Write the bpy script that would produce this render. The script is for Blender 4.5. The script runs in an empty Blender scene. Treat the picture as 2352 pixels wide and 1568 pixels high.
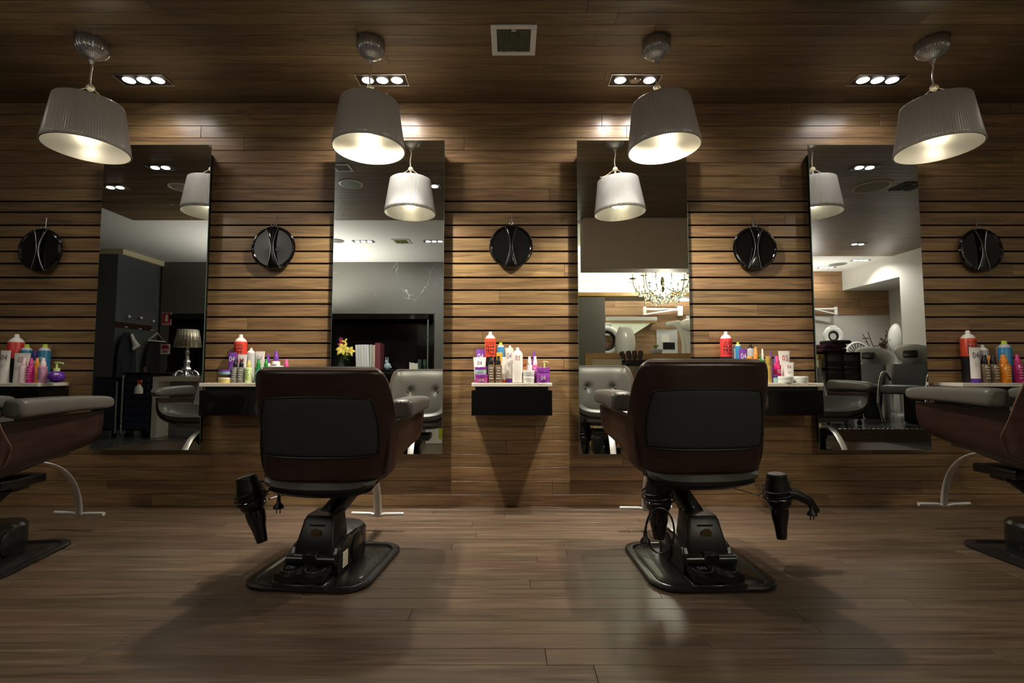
import bpy, bmesh, math, random
from mathutils import Vector, Matrix
PI = math.pi
scn = bpy.context.scene
COL = scn.collection
random.seed(7)

# ------------------------------------------------------------------ camera, world, exposure
F = 1110.7                       # focal length in pixels of the 2352 px frame (17 mm)
D = 3.2                          # camera to the panelled wall (wall face at y = 0)
CZ = 0.875                       # camera height
TT = 68.0 / F                    # tan of the upward pitch
CX0 = 1174.5
cam = bpy.data.cameras.new('camera'); cam.lens = 17.0; cam.sensor_width = 36.0; cam.sensor_fit = 'HORIZONTAL'
cam.clip_start = 0.02; cam.clip_end = 60
camo = bpy.data.objects.new('camera', cam); COL.objects.link(camo)
camo.location = (0, -D, CZ); camo.rotation_euler = (PI/2 + math.atan(TT), 0, 0)
cam.shift_x = (1176-CX0)/2352.0
scn.camera = camo
world = bpy.data.worlds.new('world'); scn.world = world; world.use_nodes = True
world.node_tree.nodes['Background'].inputs[0].default_value = (0.9, 0.85, 0.8, 1)
world.node_tree.nodes['Background'].inputs[1].default_value = 0.01
scn.view_settings.view_transform = 'Standard'; scn.view_settings.look = 'None'
scn.view_settings.exposure = 0.3; scn.view_settings.gamma = 1.0; scn.view_settings.use_curve_mapping = False
scn.cycles.max_bounces = 8; scn.cycles.diffuse_bounces = 4; scn.cycles.glossy_bounces = 4
scn.cycles.transmission_bounces = 4; scn.cycles.transparent_max_bounces = 6
scn.cycles.caustics_refractive = False; scn.cycles.sample_clamp_indirect = 8.0
scn.cycles.use_denoising = True

WARM = (1.0, 0.89, 0.71); COOLW = (1.0, 0.94, 0.92)
P_PEND = 95.0      # pendant bulb watts
P_SPOT = 11.0      # wall washer spot watts

def spot(name, loc, target, power, color=COOLW, size=120, blend=0.7, radius=0.03, parent=None):
    l = bpy.data.lights.new(name, 'SPOT'); l.energy = power; l.color = color
    l.spot_size = math.radians(size); l.spot_blend = blend; l.shadow_soft_size = radius
    o = bpy.data.objects.new(name, l); COL.objects.link(o); o.location = loc
    d = Vector(target) - Vector(loc); o.rotation_euler = d.to_track_quat('-Z', 'Y').to_euler()
    return o
def point(name, loc, power, color=WARM, radius=0.04):
    l = bpy.data.lights.new(name, 'POINT'); l.energy = power; l.color = color; l.shadow_soft_size = radius
    o = bpy.data.objects.new(name, l); COL.objects.link(o); o.location = loc; return o

# ------------------------------------------------------------------ measuring helpers
def ray(px, py):
    u = (px-CX0); v = 784.0-py
    k = 1.0/(F - v*TT)
    return u*k, (v + F*TT)*k          # dx, dz per metre of distance along +y
def W(px, py, d):                     # a point at distance d in front of the camera
    a, b = ray(px, py); return Vector((a*d, -D+d, CZ+b*d))
ZM = 0.08                             # mirror face stands this far off the wall
def V(px, py, dv):                    # a point seen in a mirror, dv = length of the folded path
    a, b = ray(px, py); return Vector((a*dv, D-2*ZM-dv, CZ+b*dv))
def yv(dv): return D-2*ZM-dv

# ------------------------------------------------------------------ materials
MATS = {}
def _new(name):
    m = bpy.data.materials.new(name); m.use_nodes = True
    return m, m.node_tree, m.node_tree.nodes['Principled BSDF']
def srgb(h):
    if isinstance(h, str):
        h = h.lstrip('#'); c = [int(h[i:i+2], 16)/255 for i in (0, 2, 4)]
    else: c = h
    return tuple(x/12.92 if x <= .04045 else ((x+.055)/1.055)**2.4 for x in c)
def flat(name, col, rough=.5, metal=0.0, coat=0.0, emit=0.0, trans=0.0, ior=1.45, noise=0.0, nscale=30, sheen=0.0):
    if name in MATS: return MATS[name]
    m, nt, b = _new(name); c = srgb(col)
    b.inputs['Base Color'].default_value = (*c, 1); b.inputs['Roughness'].default_value = rough
    b.inputs['Metallic'].default_value = metal; b.inputs['Coat Weight'].default_value = coat
    b.inputs['Transmission Weight'].default_value = trans; b.inputs['IOR'].default_value = ior
    if emit:
        b.inputs['Emission Color'].default_value = (*c, 1); b.inputs['Emission Strength'].default_value = emit
    tc = nt.nodes.new('ShaderNodeTexCoord'); n = nt.nodes.new('ShaderNodeTexNoise'); n.inputs['Scale'].default_value = nscale
    nt.links.new(tc.outputs['Object'], n.inputs['Vector'])
    mr = nt.nodes.new('ShaderNodeMapRange'); nt.links.new(n.outputs['Fac'], mr.inputs['Value'])
    mr.inputs['To Min'].default_value = rough*.9; mr.inputs['To Max'].default_value = min(1, rough*1.12+.005)
    nt.links.new(mr.outputs['Result'], b.inputs['Roughness'])
    if noise:
        bp = nt.nodes.new('ShaderNodeBump'); bp.inputs['Strength'].default_value = noise; bp.inputs['Distance'].default_value = .002
        nt.links.new(n.outputs['Fac'], bp.inputs['Height']); nt.links.new(bp.outputs['Normal'], b.inputs['Normal'])
    MATS[name] = m; return m
def wood(name, cols, rough=.4, stretch=(1.2, 22, 22), spec=.5, bump=.15, var=.5):
    m, nt, b = _new(name); N = nt.nodes; L = nt.links
    tc = N.new('ShaderNodeTexCoord'); geo = N.new('ShaderNodeNewGeometry')
    mul = N.new('ShaderNodeVectorMath'); mul.operation = 'SCALE'; mul.inputs['Scale'].default_value = 37.0
    comb = N.new('ShaderNodeCombineXYZ')
    for i in range(3): L.new(geo.outputs['Random Per Island'], comb.inputs[i])
    L.new(comb.outputs[0], mul.inputs[0])
    add = N.new('ShaderNodeVectorMath'); add.operation = 'ADD'
    L.new(tc.outputs['Object'], add.inputs[0]); L.new(mul.outputs[0], add.inputs[1])
    mp = N.new('ShaderNodeMapping'); mp.inputs['Scale'].default_value = stretch; L.new(add.outputs[0], mp.inputs['Vector'])
    n1 = N.new('ShaderNodeTexNoise'); n1.inputs['Scale'].default_value = 1.6; n1.inputs['Detail'].default_value = 6; n1.inputs['Distortion'].default_value = 1.2
    L.new(mp.outputs[0], n1.inputs['Vector'])
    mp2 = N.new('ShaderNodeMapping'); mp2.inputs['Scale'].default_value = (4, 160, 160); L.new(add.outputs[0], mp2.inputs['Vector'])
    n2 = N.new('ShaderNodeTexNoise'); n2.inputs['Scale'].default_value = 1.5; n2.inputs['Detail'].default_value = 3
    L.new(mp2.outputs[0], n2.inputs['Vector'])
    mix = N.new('ShaderNodeMath'); mix.operation = 'MULTIPLY_ADD'; mix.inputs[1].default_value = .35
    L.new(n2.outputs['Fac'], mix.inputs[0]); 
    sc = N.new('ShaderNodeMath'); sc.operation = 'MULTIPLY'; sc.inputs[1].default_value = .65; L.new(n1.outputs['Fac'], sc.inputs[0])
    L.new(sc.outputs[0], mix.inputs[2])
    rmp = N.new('ShaderNodeValToRGB'); e = rmp.color_ramp.elements
    e[0].position = .3; e[0].color = (*srgb(cols[0]), 1); e[1].position = .72; e[1].color = (*srgb(cols[2]), 1)
    k = e.new(.5); k.color = (*srgb(cols[1]), 1)
    L.new(mix.outputs[0], rmp.inputs['Fac'])
    hsv = N.new('ShaderNodeHueSaturation')
    mr = N.new('ShaderNodeMapRange'); mr.inputs['To Min'].default_value = 1-var*.55; mr.inputs['To Max'].default_value = 1+var*.55
    L.new(geo.outputs['Random Per Island'], mr.inputs['Value']); L.new(mr.outputs[0], hsv.inputs['Value'])
    fr = N.new('ShaderNodeMath'); fr.operation = 'MULTIPLY'; fr.inputs[1].default_value = 7.31; L.new(geo.outputs['Random Per Island'], fr.inputs[0])
    fr2 = N.new('ShaderNodeMath'); fr2.operation = 'FRACT'; L.new(fr.outputs[0], fr2.inputs[0])
    mr2 = N.new('ShaderNodeMapRange'); mr2.inputs['To Min'].default_value = .494; mr2.inputs['To Max'].default_value = .508
    L.new(fr2.outputs[0], mr2.inputs['Value']); L.new(mr2.outputs[0], hsv.inputs['Hue'])
    L.new(rmp.outputs[0], hsv.inputs['Color']); L.new(hsv.outputs[0], b.inputs['Base Color'])
    r2 = N.new('ShaderNodeMapRange'); r2.inputs['To Min'].default_value = rough*.8; r2.inputs['To Max'].default_value = rough*1.25
    L.new(n1.outputs['Fac'], r2.inputs['Value']); L.new(r2.outputs[0], b.inputs['Roughness'])
    b.inputs['Specular IOR Level'].default_value = spec
    bp = N.new('ShaderNodeBump'); bp.inputs['Strength'].default_value = bump; bp.inputs['Distance'].default_value = .003
    L.new(mix.outputs[0], bp.inputs['Height']); L.new(bp.outputs[0], b.inputs['Normal'])
    MATS[name] = m; return m
def marble(name, base, vein, scale=1.6, rough=.25, width=.02, tile=0):
    m, nt, b = _new(name); N = nt.nodes; L = nt.links
    tc = N.new('ShaderNodeTexCoord')
    n = N.new('ShaderNodeTexNoise'); n.inputs['Scale'].default_value = scale*1.5; n.inputs['Detail'].default_value = 5
    L.new(tc.outputs['Object'], n.inputs['Vector'])
    ad = N.new('ShaderNodeVectorMath'); ad.operation = 'MULTIPLY_ADD'; ad.inputs[1].default_value = (.5, .5, .5)
    L.new(n.outputs['Color'], ad.inputs[0]); L.new(tc.outputs['Object'], ad.inputs[2])
    v = N.new('ShaderNodeTexVoronoi'); v.feature = 'DISTANCE_TO_EDGE'; v.inputs['Scale'].default_value = scale
    L.new(ad.outputs[0], v.inputs['Vector'])
    lt = N.new('ShaderNodeMapRange'); lt.inputs['From Min'].default_value = 0; lt.inputs['From Max'].default_value = width
    lt.inputs['To Min'].default_value = 1; lt.inputs['To Max'].default_value = 0; L.new(v.outputs['Distance'], lt.inputs['Value'])
    n3 = N.new('ShaderNodeTexNoise'); n3.inputs['Scale'].default_value = scale*1.1; L.new(tc.outputs['Object'], n3.inputs['Vector'])
    gt = N.new('ShaderNodeMapRange'); gt.inputs['From Min'].default_value = .5; gt.inputs['From Max'].default_value = .65; L.new(n3.outputs['Fac'], gt.inputs['Value'])
    mu = N.new('ShaderNodeMath'); mu.operation = 'MULTIPLY'; L.new(lt.outputs[0], mu.inputs[0]); L.new(gt.outputs[0], mu.inputs[1])
    mx = N.new('ShaderNodeMix'); mx.data_type = 'RGBA'; mx.inputs[6].default_value = (*srgb(base), 1); mx.inputs[7].default_value = (*srgb(vein), 1)
    L.new(mu.outputs[0], mx.inputs[0]); L.new(mx.outputs[2], b.inputs['Base Color'])
    b.inputs['Roughness'].default_value = rough
    MATS[name] = m; return m

M_WALL = wood('wall_timber', ('#5a4733', '#85694a', '#a7895d'), rough=.32, var=.34, bump=.1)
M_CEIL = wood('ceiling_timber', ('#453729', '#66523a', '#7f694b'), rough=.34, var=.4, bump=.1)
M_FLOOR = wood('floor_timber', ('#362c22', '#514234', '#695846'), rough=.34, var=.28, bump=.08)
M_BACKWOOD = wood('pale_timber', ('#6d5238', '#8a6a4a', '#a5845e'), rough=.45, var=.3)
M_OAKTRIM = wood('oak_trim', ('#9a7440', '#b58c50', '#c8a062'), rough=.4, var=.1)
M_BROWN = flat('brown_bulkhead_paint', '#cdbda8', .55, noise=.1, nscale=60)
M_DARKGAP = flat('black_batten', '#0c0a08', .8)
M_MARB_D = marble('dark_marble', '#525049', '#aaa69a', 1.7, .55, .011)
M_MARB_W = marble('white_marble', '#dcd6ca', '#8c857a', 2.2, .22, .015)
M_TILE_G = marble('grey_tile', '#55585a', '#7a7c7c', .9, .3, .006)
M_WHITE = flat('white_plaster', '#d8d5ce', .7)
M_WHITE2 = flat('off_white_plaster', '#bdb9b0', .7)
M_CREAM = flat('cream_paint', '#cfc3a0', .6)
M_GREYFLOOR = marble('grey_floor_tile', '#4c4c4b', '#6c6c6a', .8, .2, .01)
M_BLACK = flat('black_gloss', '#0b0b0c', .12, coat=.5)
M_BLACKPL = flat('black_plastic', '#101011', .35)
M_BLACKMT = flat('black_satin_metal', '#131314', .28, coat=.3)
M_CHROME = flat('chrome', '#d2d4d6', .08, 1.0)
M_SATIN = flat('brushed_aluminium', '#b9bbbc', .28, 1.0)
M_STEELW = flat('white_metal', '#cfcfcb', .4)
M_MIRROR = flat('mirror_silver', '#eef2ee', .0, 1.0)
M_GLASSEDGE = flat('green_glass_edge', '#5f7a6c', .1, coat=.6)
M_LEATHER = flat('grey_leather', '#53514d', .38, noise=.12, nscale=220)
M_LEATHERD = flat('charcoal_leather', '#202127', .42, noise=.12, nscale=220)
M_LEATHERM = flat('mid_grey_leather', '#454341', .38, noise=.12, nscale=220)
M_INSET = flat('charcoal_fabric', '#26282a', .75, noise=.4, nscale=500)
M_SHELL = wood('chair_veneer', ('#211311', '#2e1d1a', '#3a2723'), rough=.3, stretch=(3, 3, 14), var=.05, bump=.04)
M_EDGE = flat('veneer_edge', '#6d5648', .35)

# ------------------------------------------------------------------ mesh helpers
def B(): return bmesh.new()
def box(bm, c, s, rot=None, bev=0.0, seg=1):
    r = bmesh.ops.create_cube(bm, size=1.0)
    vs = r['verts']
    M = Matrix.Translation(Vector(c)) @ (rot.to_4x4() if rot is not None else Matrix.Identity(4)) @ Matrix.Diagonal((s[0], s[1], s[2], 1))
    bmesh.ops.transform(bm, matrix=M, verts=vs)
    if bev:
        es = list({e for v in vs for e in v.link_edges})
        bmesh.ops.bevel(bm, geom=es, offset=bev, segments=seg, profile=.5, affect='EDGES')
    return vs
def bx(bm, x0, x1, y0, y1, z0, z1, bev=0.0, seg=1):
    return box(bm, ((x0+x1)/2, (y0+y1)/2, (z0+z1)/2), (abs(x1-x0), abs(y1-y0), abs(z1-z0)), None, bev, seg)
def grid(bm, f, nu, nv, cu=False, cv=False):
    rows = [[bm.verts.new(f(i/nu, j/nv)) for j in range(nv if cv else nv+1)] for i in range(nu if cu else nu+1)]
    R, C = len(rows), len(rows[0])
    for i in range(nu):
        for j in range(nv):
            a, b, c, d = rows[i][j], rows[(i+1) % R][j], rows[(i+1) % R][(j+1) % C], rows[i][(j+1) % C]
            try: bm.faces.new((a, b, c, d))
            except ValueError: pass
    return rows
def lathe(bm, prof, seg=24, c=(0, 0, 0), rot=None, flute=0.0, nfl=0, sx=1.0, sy=1.0, cap=True):
    c = Vector(c); rings = []
    for r, z in prof:
        ring = []
        for k in range(seg):
            a = 2*PI*k/seg
            rr = r*(1+flute*math.cos(nfl*a)) if flute else r
            p = Vector((rr*math.cos(a)*sx, rr*math.sin(a)*sy, z))
            if rot is not None: p = rot @ p
            ring.append(bm.verts.new(c+p))
        rings.append(ring)
    for i in range(len(rings)-1):
        for k in range(seg):
            bm.faces.new((rings[i][k], rings[i][(k+1) % seg], rings[i+1][(k+1) % seg], rings[i+1][k]))
    if cap:
        if prof[0][0] > 1e-6: bm.faces.new(list(reversed(rings[0])))
        if prof[-1][0] > 1e-6: bm.faces.new(rings[-1])
    return rings
def tube(bm, pts, r, seg=8, closed=False, ry=None):
    pts = [Vector(p) for p in pts]; n = len(pts); rings = []
    up = Vector((0, 0, 1))
    prevn = None
    for i, p in enumerate(pts):
        if closed: t = pts[(i+1) % n]-pts[i-1]
        else: t = pts[min(i+1, n-1)]-pts[max(i-1, 0)]
        t.normalize()
        if prevn is None:
            nn = up.cross(t)
            if nn.length < 1e-3: nn = Vector((1, 0, 0)).cross(t)
        else:
            nn = prevn - t*prevn.dot(t)
        nn.normalize(); prevn = nn; bb = t.cross(nn)
        rr = r[i] if isinstance(r, (list, tuple)) else r
        r2 = rr if ry is None else ry
        rings.append([bm.verts.new(p + nn*math.cos(2*PI*k/seg)*rr + bb*math.sin(2*PI*k/seg)*r2) for k in range(seg)])
    m = n if closed else n-1
    for i in range(m):
        A, Bq = rings[i], rings[(i+1) % n]
        for k in range(seg):
            bm.faces.new((A[k], A[(k+1) % seg], Bq[(k+1) % seg], Bq[k]))
    if not closed:
        bm.faces.new(list(reversed(rings[0]))); bm.faces.new(rings[-1])
def cyl(bm, a, b, r, r2=None, seg=16): 
    tube(bm, [a, b], [r, r if r2 is None else r2], seg)
def ball(bm, c, r, s=(1, 1, 1), seg=16, rot=None):
    q = bmesh.ops.create_uvsphere(bm, u_segments=seg, v_segments=max(6, seg//2), radius=1)
    M = Matrix.Translation(Vector(c)) @ (rot.to_4x4() if rot is not None else Matrix.Identity(4)) @ Matrix.Diagonal((r*s[0], r*s[1], r*s[2], 1))
    bmesh.ops.transform(bm, matrix=M, verts=q['verts'])
def prism(bm, outline, h, M=None):
    """outline: 2-D points (x, y); extruded from z=0 to z=h, then moved by M"""
    lo = [bm.verts.new((x, y, 0)) for x, y in outline]; hi = [bm.verts.new((x, y, h)) for x, y in outline]
    n = len(outline)
    bm.faces.new(list(reversed(lo))); bm.faces.new(hi)
    for i in range(n): bm.faces.new((lo[i], lo[(i+1) % n], hi[(i+1) % n], hi[i]))
    if M is not None: bmesh.ops.transform(bm, matrix=M, verts=lo+hi)
def rrect(w, h, r, n=6, cx=0, cy=0):
    o = []
    for qx, qy, a0 in ((1, 1, 0), (-1, 1, 90), (-1, -1, 180), (1, -1, 270)):
        for k in range(n+1):
            a = math.radians(a0+90*k/n); o.append((cx+qx*(w/2-r)+r*math.cos(a), cy+qy*(h/2-r)+r*math.sin(a)))
    return o
def rx(a): return Matrix.Rotation(math.radians(a), 3, 'X')
def ry_(a): return Matrix.Rotation(math.radians(a), 3, 'Y')
def rz(a): return Matrix.Rotation(math.radians(a), 3, 'Z')
def bez(p0, p1, p2, p3, n=12):
    P = [Vector(p) for p in (p0, p1, p2, p3)]
    return [P[0]*(1-t)**3+P[1]*3*t*(1-t)**2+P[2]*3*t*t*(1-t)+P[3]*t**3 for t in [i/n for i in range(n+1)]]
def obj(name, bm, mat, parent=None, smooth=True, loc=None, solid=0.0, off=-1.0, sub=0, autos=True):
    bmesh.ops.recalc_face_normals(bm, faces=bm.faces)
    me = bpy.data.meshes.new(name)
    if smooth:
        for f in bm.faces: f.smooth = True
        for e in bm.edges:
            if len(e.link_faces) == 2 and e.calc_face_angle(0) > math.radians(38): e.smooth = False
    bm.to_mesh(me); bm.free()
    me.materials.append(mat)
    o = bpy.data.objects.new(name, me); COL.objects.link(o)
    if parent is not None: o.parent = parent
    if loc is not None: o.location = loc
    if solid:
        s = o.modifiers.new('thickness', 'SOLIDIFY'); s.thickness = solid; s.offset = off
    if sub:
        s = o.modifiers.new('smooth', 'SUBSURF'); s.levels = sub; s.render_levels = sub
    return o
def tag(o, label=None, cat=None, group=None, kind=None):
    if label: o['label'] = label
    if cat: o['category'] = cat
    if group: o['group'] = group
    if kind: o['kind'] = kind
    return o
def thing(name, label, cat, loc=(0, 0, 0), rot=0, group=None):
    o = bpy.data.objects.new(name, None); COL.objects.link(o); o.location = loc; o.rotation_euler = (0, 0, math.radians(rot))
    o.empty_display_size = .05
    return tag(o, label, cat, group)
def struct(name, bm, mat, smooth=False, parent=None):
    o = obj(name, bm, mat, parent, smooth)
    if parent is None: o['kind'] = 'structure'
    return o
def dup(o, parent=None):
    c = o.copy(); COL.objects.link(c); c.parent = parent
    for ch in list(o.children): dup(ch, c)
    return c
TXT = {}
def textmesh(s, h, wmax=None, bend=0.0):
    """letters in the x-z plane facing -y, centred, h = cap height"""
    if s not in TXT:
        cu = bpy.data.curves.new('t', 'FONT'); cu.body = s; cu.size = 1.0; cu.align_x = 'CENTER'; cu.resolution_u = 3
        o = bpy.data.objects.new('t', cu); COL.objects.link(o)
        dg = bpy.context.evaluated_depsgraph_get()
        me = bpy.data.meshes.new_from_object(o.evaluated_get(dg))
        TXT[s] = ([v.co.copy() for v in me.vertices], [tuple(p.vertices) for p in me.polygons])
        bpy.data.objects.remove(o); bpy.data.curves.remove(cu); bpy.data.meshes.remove(me)
    vs, fs = TXT[s]
    xs = [v.x for v in vs]; ys = [v.y for v in vs]
    w = max(xs)-min(xs); hh = max(ys)-min(ys); cx = (max(xs)+min(xs))/2; cy = (max(ys)+min(ys))/2
    sy = h/hh; sx = sy*.8
    if wmax and w*sx > wmax: sx = wmax/w
    bm = B(); nv = []
    for v in vs:
        x = (v.x-cx)*sx; z = (v.y-cy)*sy; y = 0
        if bend: a = x/bend; x = bend*math.sin(a); y = bend*(1-math.cos(a))
        nv.append(bm.verts.new((x, y, z)))
    for f in fs:
        try: bm.faces.new([nv[i] for i in f])
        except ValueError: pass
    return bm
# ================================================================== THE SETTING
CEIL = CZ + ray(1174, 236)[1]*D          # ceiling height
WX = 7.6                                  # half width of the whole shop
YB = -6.1                                 # far back of the shop
# --- timber panelled wall: one board per row and length, open joints in the middle band
rows_px = [236, 261.6, 289, 316.7, 345, 374, 404, 433, 462, 487, 517, 545, 577, 605, 637, 666, 698, 728, 759, 788, 822, 851, 883,
           915, 947, 979, 1011, 1042, 1072, 1104, 1135, 1163]
zs = [CZ+ray(1174, p)[1]*D for p in rows_px]; zs[0] = CEIL; zs[-1] = 0.0
bm = B(); rnd = random.Random(3)
for i in range(len(zs)-1):
    wide = lambda k: .011 if 8 <= k <= 21 else .0022
    z1 = zs[i]-wide(i)/2; z0 = zs[i+1]+wide(i+1)/2
    if i == 0: z1 = CEIL
    if i == len(zs)-2: z0 = 0.0
    x = -4.6 + rnd.uniform(-.9, 0)
    while x < 4.6:
        L = rnd.choice((1.5, 1.9, 2.4, 2.9)); x1 = x+L
        bx(bm, max(x, -4.6), min(x1, 4.6)-.0012, 0.0, .02, z0, z1, .0016)
        x = x1
        if x >= 4.6: break
struct('wall_back', bm, M_WALL)
bm = B(); bx(bm, -WX, WX, .026, .1, 0, CEIL+.1); struct('wall_core', bm, M_DARKGAP)
# --- ceiling boards (run along x); timber part ends behind the camera
def planks(name, x0, x1, y0, y1, z, pitch, mat, up, gap=.0016, seed=1, lens=(1.6, 2.2, 2.8), th=.018):
    bm = B(); r = random.Random(seed); y = y1
    while y > y0+.001:
        ya = max(y-pitch, y0); x = x0 - r.uniform(0, 1.5)
        while x < x1:
            xe = x+r.choice(lens)
            a, b = max(x, x0), min(xe, x1)
            if b > a+.02:
                if up: bx(bm, a+gap/2, b-gap/2, ya+gap/2, y-gap/2, z-th, z, .0008)
                else: bx(bm, a+gap/2, b-gap/2, ya+gap/2, y-gap/2, z, z+th, .0008)
            x = xe
        y = ya
    return struct(name, bm, mat)
YC1 = yv(5.78); YC2 = yv(7.62)
planks('ceiling', -4.6, 4.6, YC1, -.001, CEIL, .083, M_CEIL, False, seed=5)
planks('ceiling_right', 3.5, WX, YC2, YC1, CEIL, .083, M_CEIL, False, seed=6)
planks('ceiling_side', 4.6, WX, YC1, -.001, CEIL, .083, M_CEIL, False, seed=8)
bm = B(); bx(bm, -WX, WX, YC2, .1, CEIL+.019, CEIL+.1); struct('ceiling_core', bm, M_DARKGAP)
bm = B()
bx(bm, -WX, 3.5, YB, YC1, CEIL+.0, CEIL+.018); bx(bm, 3.5, WX, YB, YC2, CEIL+.0, CEIL+.018)
bx(bm, -WX, -4.6, YC1, 0, CEIL+.0, CEIL+.018)
struct('ceiling_white', bm, M_WHITE)
# --- floor boards, then the grey tiled floor further back
YF = yv(6.2)
planks('floor', -4.6, 4.6, YF, 0.0, 0, .085, M_FLOOR, True, seed=11, lens=(1.4, 1.9, 2.5))
bm = B(); bx(bm, -WX, WX, YB, .1, -.06, -.0185)
struct('floor_core', bm, M_DARKGAP)
bm = B(); bx(bm, -WX, 4.1, YB, YF, -.018, 0); bx(bm, -WX, -4.6, YF, 0, -.018, 0); bx(bm, 4.6, WX, yv(6.15), 0, -.018, 0)
struct('floor_tiles', bm, M_GREYFLOOR)
bm = B(); bx(bm, -WX, .8, YF-.03, YF+.03, 0, .006, .002); struct('trim_1', bm, M_SATIN)
# raised washing platform at the right with a studded nosing
YP = yv(6.12)
bm = B(); bx(bm, 4.1, WX, YB, YP-.02, 0, .148); struct('floor_platform', bm, M_GREYFLOOR)
bm = B(); bx(bm, 4.1, WX, YP-.02, YP, 0, .148); struct('trim_2', bm, M_FLOOR)
bm = B()
for k in range(58): ball(bm, (4.14+k*.06, YP-.012, .15), .016, (1.3, .8, .6), 8)
struct('trim_3', bm, M_SATIN)
# side walls and back walls
bm = B(); bx(bm, -WX-.1, -WX, YB, .1, 0, CEIL+.1); struct('wall_left', bm, M_WHITE2)
bm = B(); bx(bm, WX, WX+.1, YB, .1, 0, CEIL+.1); struct('wall_right', bm, M_WHITE2)
# left end of the wood wall returns as dark tile far outside the frame
bm = B(); bx(bm, -WX, -4.6, 0, .02, 0, CEIL); bx(bm, 4.6, WX, 0, .02, 0, CEIL); struct('wall_front', bm, M_WHITE2)
# dark marble wall seen in the two left mirrors
YM = yv(8.03)
az1 = CZ+ray(888, 720)[1]*8.03; az0 = .90
bm = B()
ax1 = V(998, 720, 8.03).x; ax0 = V(388, 720, 8.03).x
bx(bm, -5.86, ax0, YM-.12, YM, 0, CEIL)
bx(bm, ax1, .80, YM-.12, YM, 0, CEIL)
bx(bm, ax0, ax1, YM-.12, YM, az1, CEIL)
bx(bm, ax0, ax1, YM-.12, YM, 0, az0-.04)
struct('wall_marble', bm, M_MARB_D)
bm = B(); bx(bm, -7.0, -5.9, YB, yv(7.17), 0, CEIL-.075, .002); struct('wall_pier', bm, M_TILE_G)
bm = B(); bx(bm, -7.2, -5.83, YM-.02, yv(7.17)+.005, CEIL-.075, CEIL-.001); struct('trim_4', bm, M_CREAM)
# black glass alcove in the marble wall
bm = B()
bx(bm, ax0, ax1, YM-.47, YM-.45, az0-.04, az1)
bx(bm, ax0-.0, ax0+.02, YM-.45, YM, az0-.04, az1); bx(bm, ax1-.02, ax1, YM-.45, YM, az0-.04, az1)
bx(bm, ax0, ax1, YM-.45, YM, az1-.02, az1)
bx(bm, ax0, ax1, YM-.45, YM+.02, az0-.04, az0, .003)
bx(bm, ax0, ax1-.1, YM-.02, YM+.01, az1-.09, az1-.02)
struct('wall_alcove', bm, M_BLACK)
bm = B(); bx(bm, ax1-.12, ax1-.10, YM-.02, YM+.0, az0, az1-.1); struct('trim_5', bm, M_SATIN)
# brown bulkhead over the partition, seen in the third mirror
YS = yv(5.68)
bm = B(); bx(bm, .857, 3.5, YS-.25, YS, 2.09, CEIL, .004)
bx(bm, .93, 3.43, YS, YS+.012, 2.17, CEIL-.06)
struct('wall_bulkhead', bm, M_BROWN)
# timber framed half height partition
pz = 1.085
bm = B()
bx(bm, .87, .95, YS-.06, YS+.0, 0, pz, .003); bx(bm, 3.42, 3.5, YS-.06, YS, 0, pz, .003)
bx(bm, .95, 3.42, YS-.06, YS, pz-.065, pz, .003); bx(bm, .95, 3.42, YS-.06, YS, 0, .12, .003)
struct('wall_partition_frame', bm, M_OAKTRIM)
bm = B(); bx(bm, .95, 3.42, YS-.045, YS-.015, .12, pz-.065); struct('wall_partition', bm, M_CREAM)
# column and lit glass light box with oak edge
YL = yv(7.0)
bm = B(); bx(bm, .98, V(1391, 800, 7.0).x, YL-.5, YL, 0, 1.955); struct('wall_column', bm, M_MARB_D)
bm = B(); bx(bm, .86, 3.6, YL-.5, YL+.02, 1.965, 2.02, .003); struct('trim_6', bm, M_OAKTRIM)
M_LIT = flat('lit_white_glass', '#f3f6dc', .3, emit=1.05)
bm = B(); bx(bm, .86, 3.6, YL-.04, YL, 2.02, CEIL-.003); 
struct('light_box_1', bm, M_LIT)
bm = B()
for k in range(7): bx(bm, .86, 3.6, YL+.001, YL+.004, 2.09+k*.088, 2.094+k*.088)
struct('trim_7', bm, M_CREAM)
# back wall right: timber above, white below
YR = yv(8.8)
bm = B(); r = random.Random(9); z = 1.90
while z < CEIL-.01:
    z1 = min(z+.145, CEIL); x = .8
    while x < 7.2:
        x1 = min(x+r.choice((1.1, 1.7, 2.3)), 7.2); bx(bm, x, x1-.002, YR-.03, YR, z+.002, z1-.002, .0012); x = x1
    z = z1
struct('wall_cladding', bm, M_BACKWOOD)
bm = B(); bx(bm, 3.2, 7.2, YR-.05, YR-.031, 0, CEIL); bx(bm, 3.2, 7.2, YR-.031, YR-.012, 0, 1.9); struct('wall_white', bm, M_WHITE2)
bm = B(); z = .15
while z < 1.89:
    bx(bm, .8, 3.2, YR-.05, YR-.02, z+.001, z+.089, .001); z += .09
struct('wall_slats', bm, M_BACKWOOD)
# white wall with an opening on the far right
Y75 = yv(7.5)
bm = B()
bx(bm, 6.08, 6.2, Y75, 0, .0, CEIL)
struct('wall_pier_right', bm, M_WHITE2)
bm = B(); bx(bm, 6.08, 6.2, YR, Y75, 2.35, CEIL); bx(bm, 6.2, 7.0, YR, Y75, 2.35, 2.37); struct('wall_lintel', bm, M_WHITE2)
bm = B(); bx(bm, 6.92, 7.0, YR, Y75, 0, 2.35); struct('wall_recess_side', bm, M_WHITE2)
bm = B(); bx(bm, 6.2, 7.0, Y75, Y75+.05, 0, 2.35); struct('wall_recess_front', bm, M_WHITE2)
bm = B(); bx(bm, 6.05, 6.08, yv(6.95), yv(6.75), 1.62, 2.2); bx(bm, 6.05, 6.08, yv(6.8), yv(6.55), .9, 1.45)
struct('trim_8', bm, flat('dark_panel', '#4a382c', .5))

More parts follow.
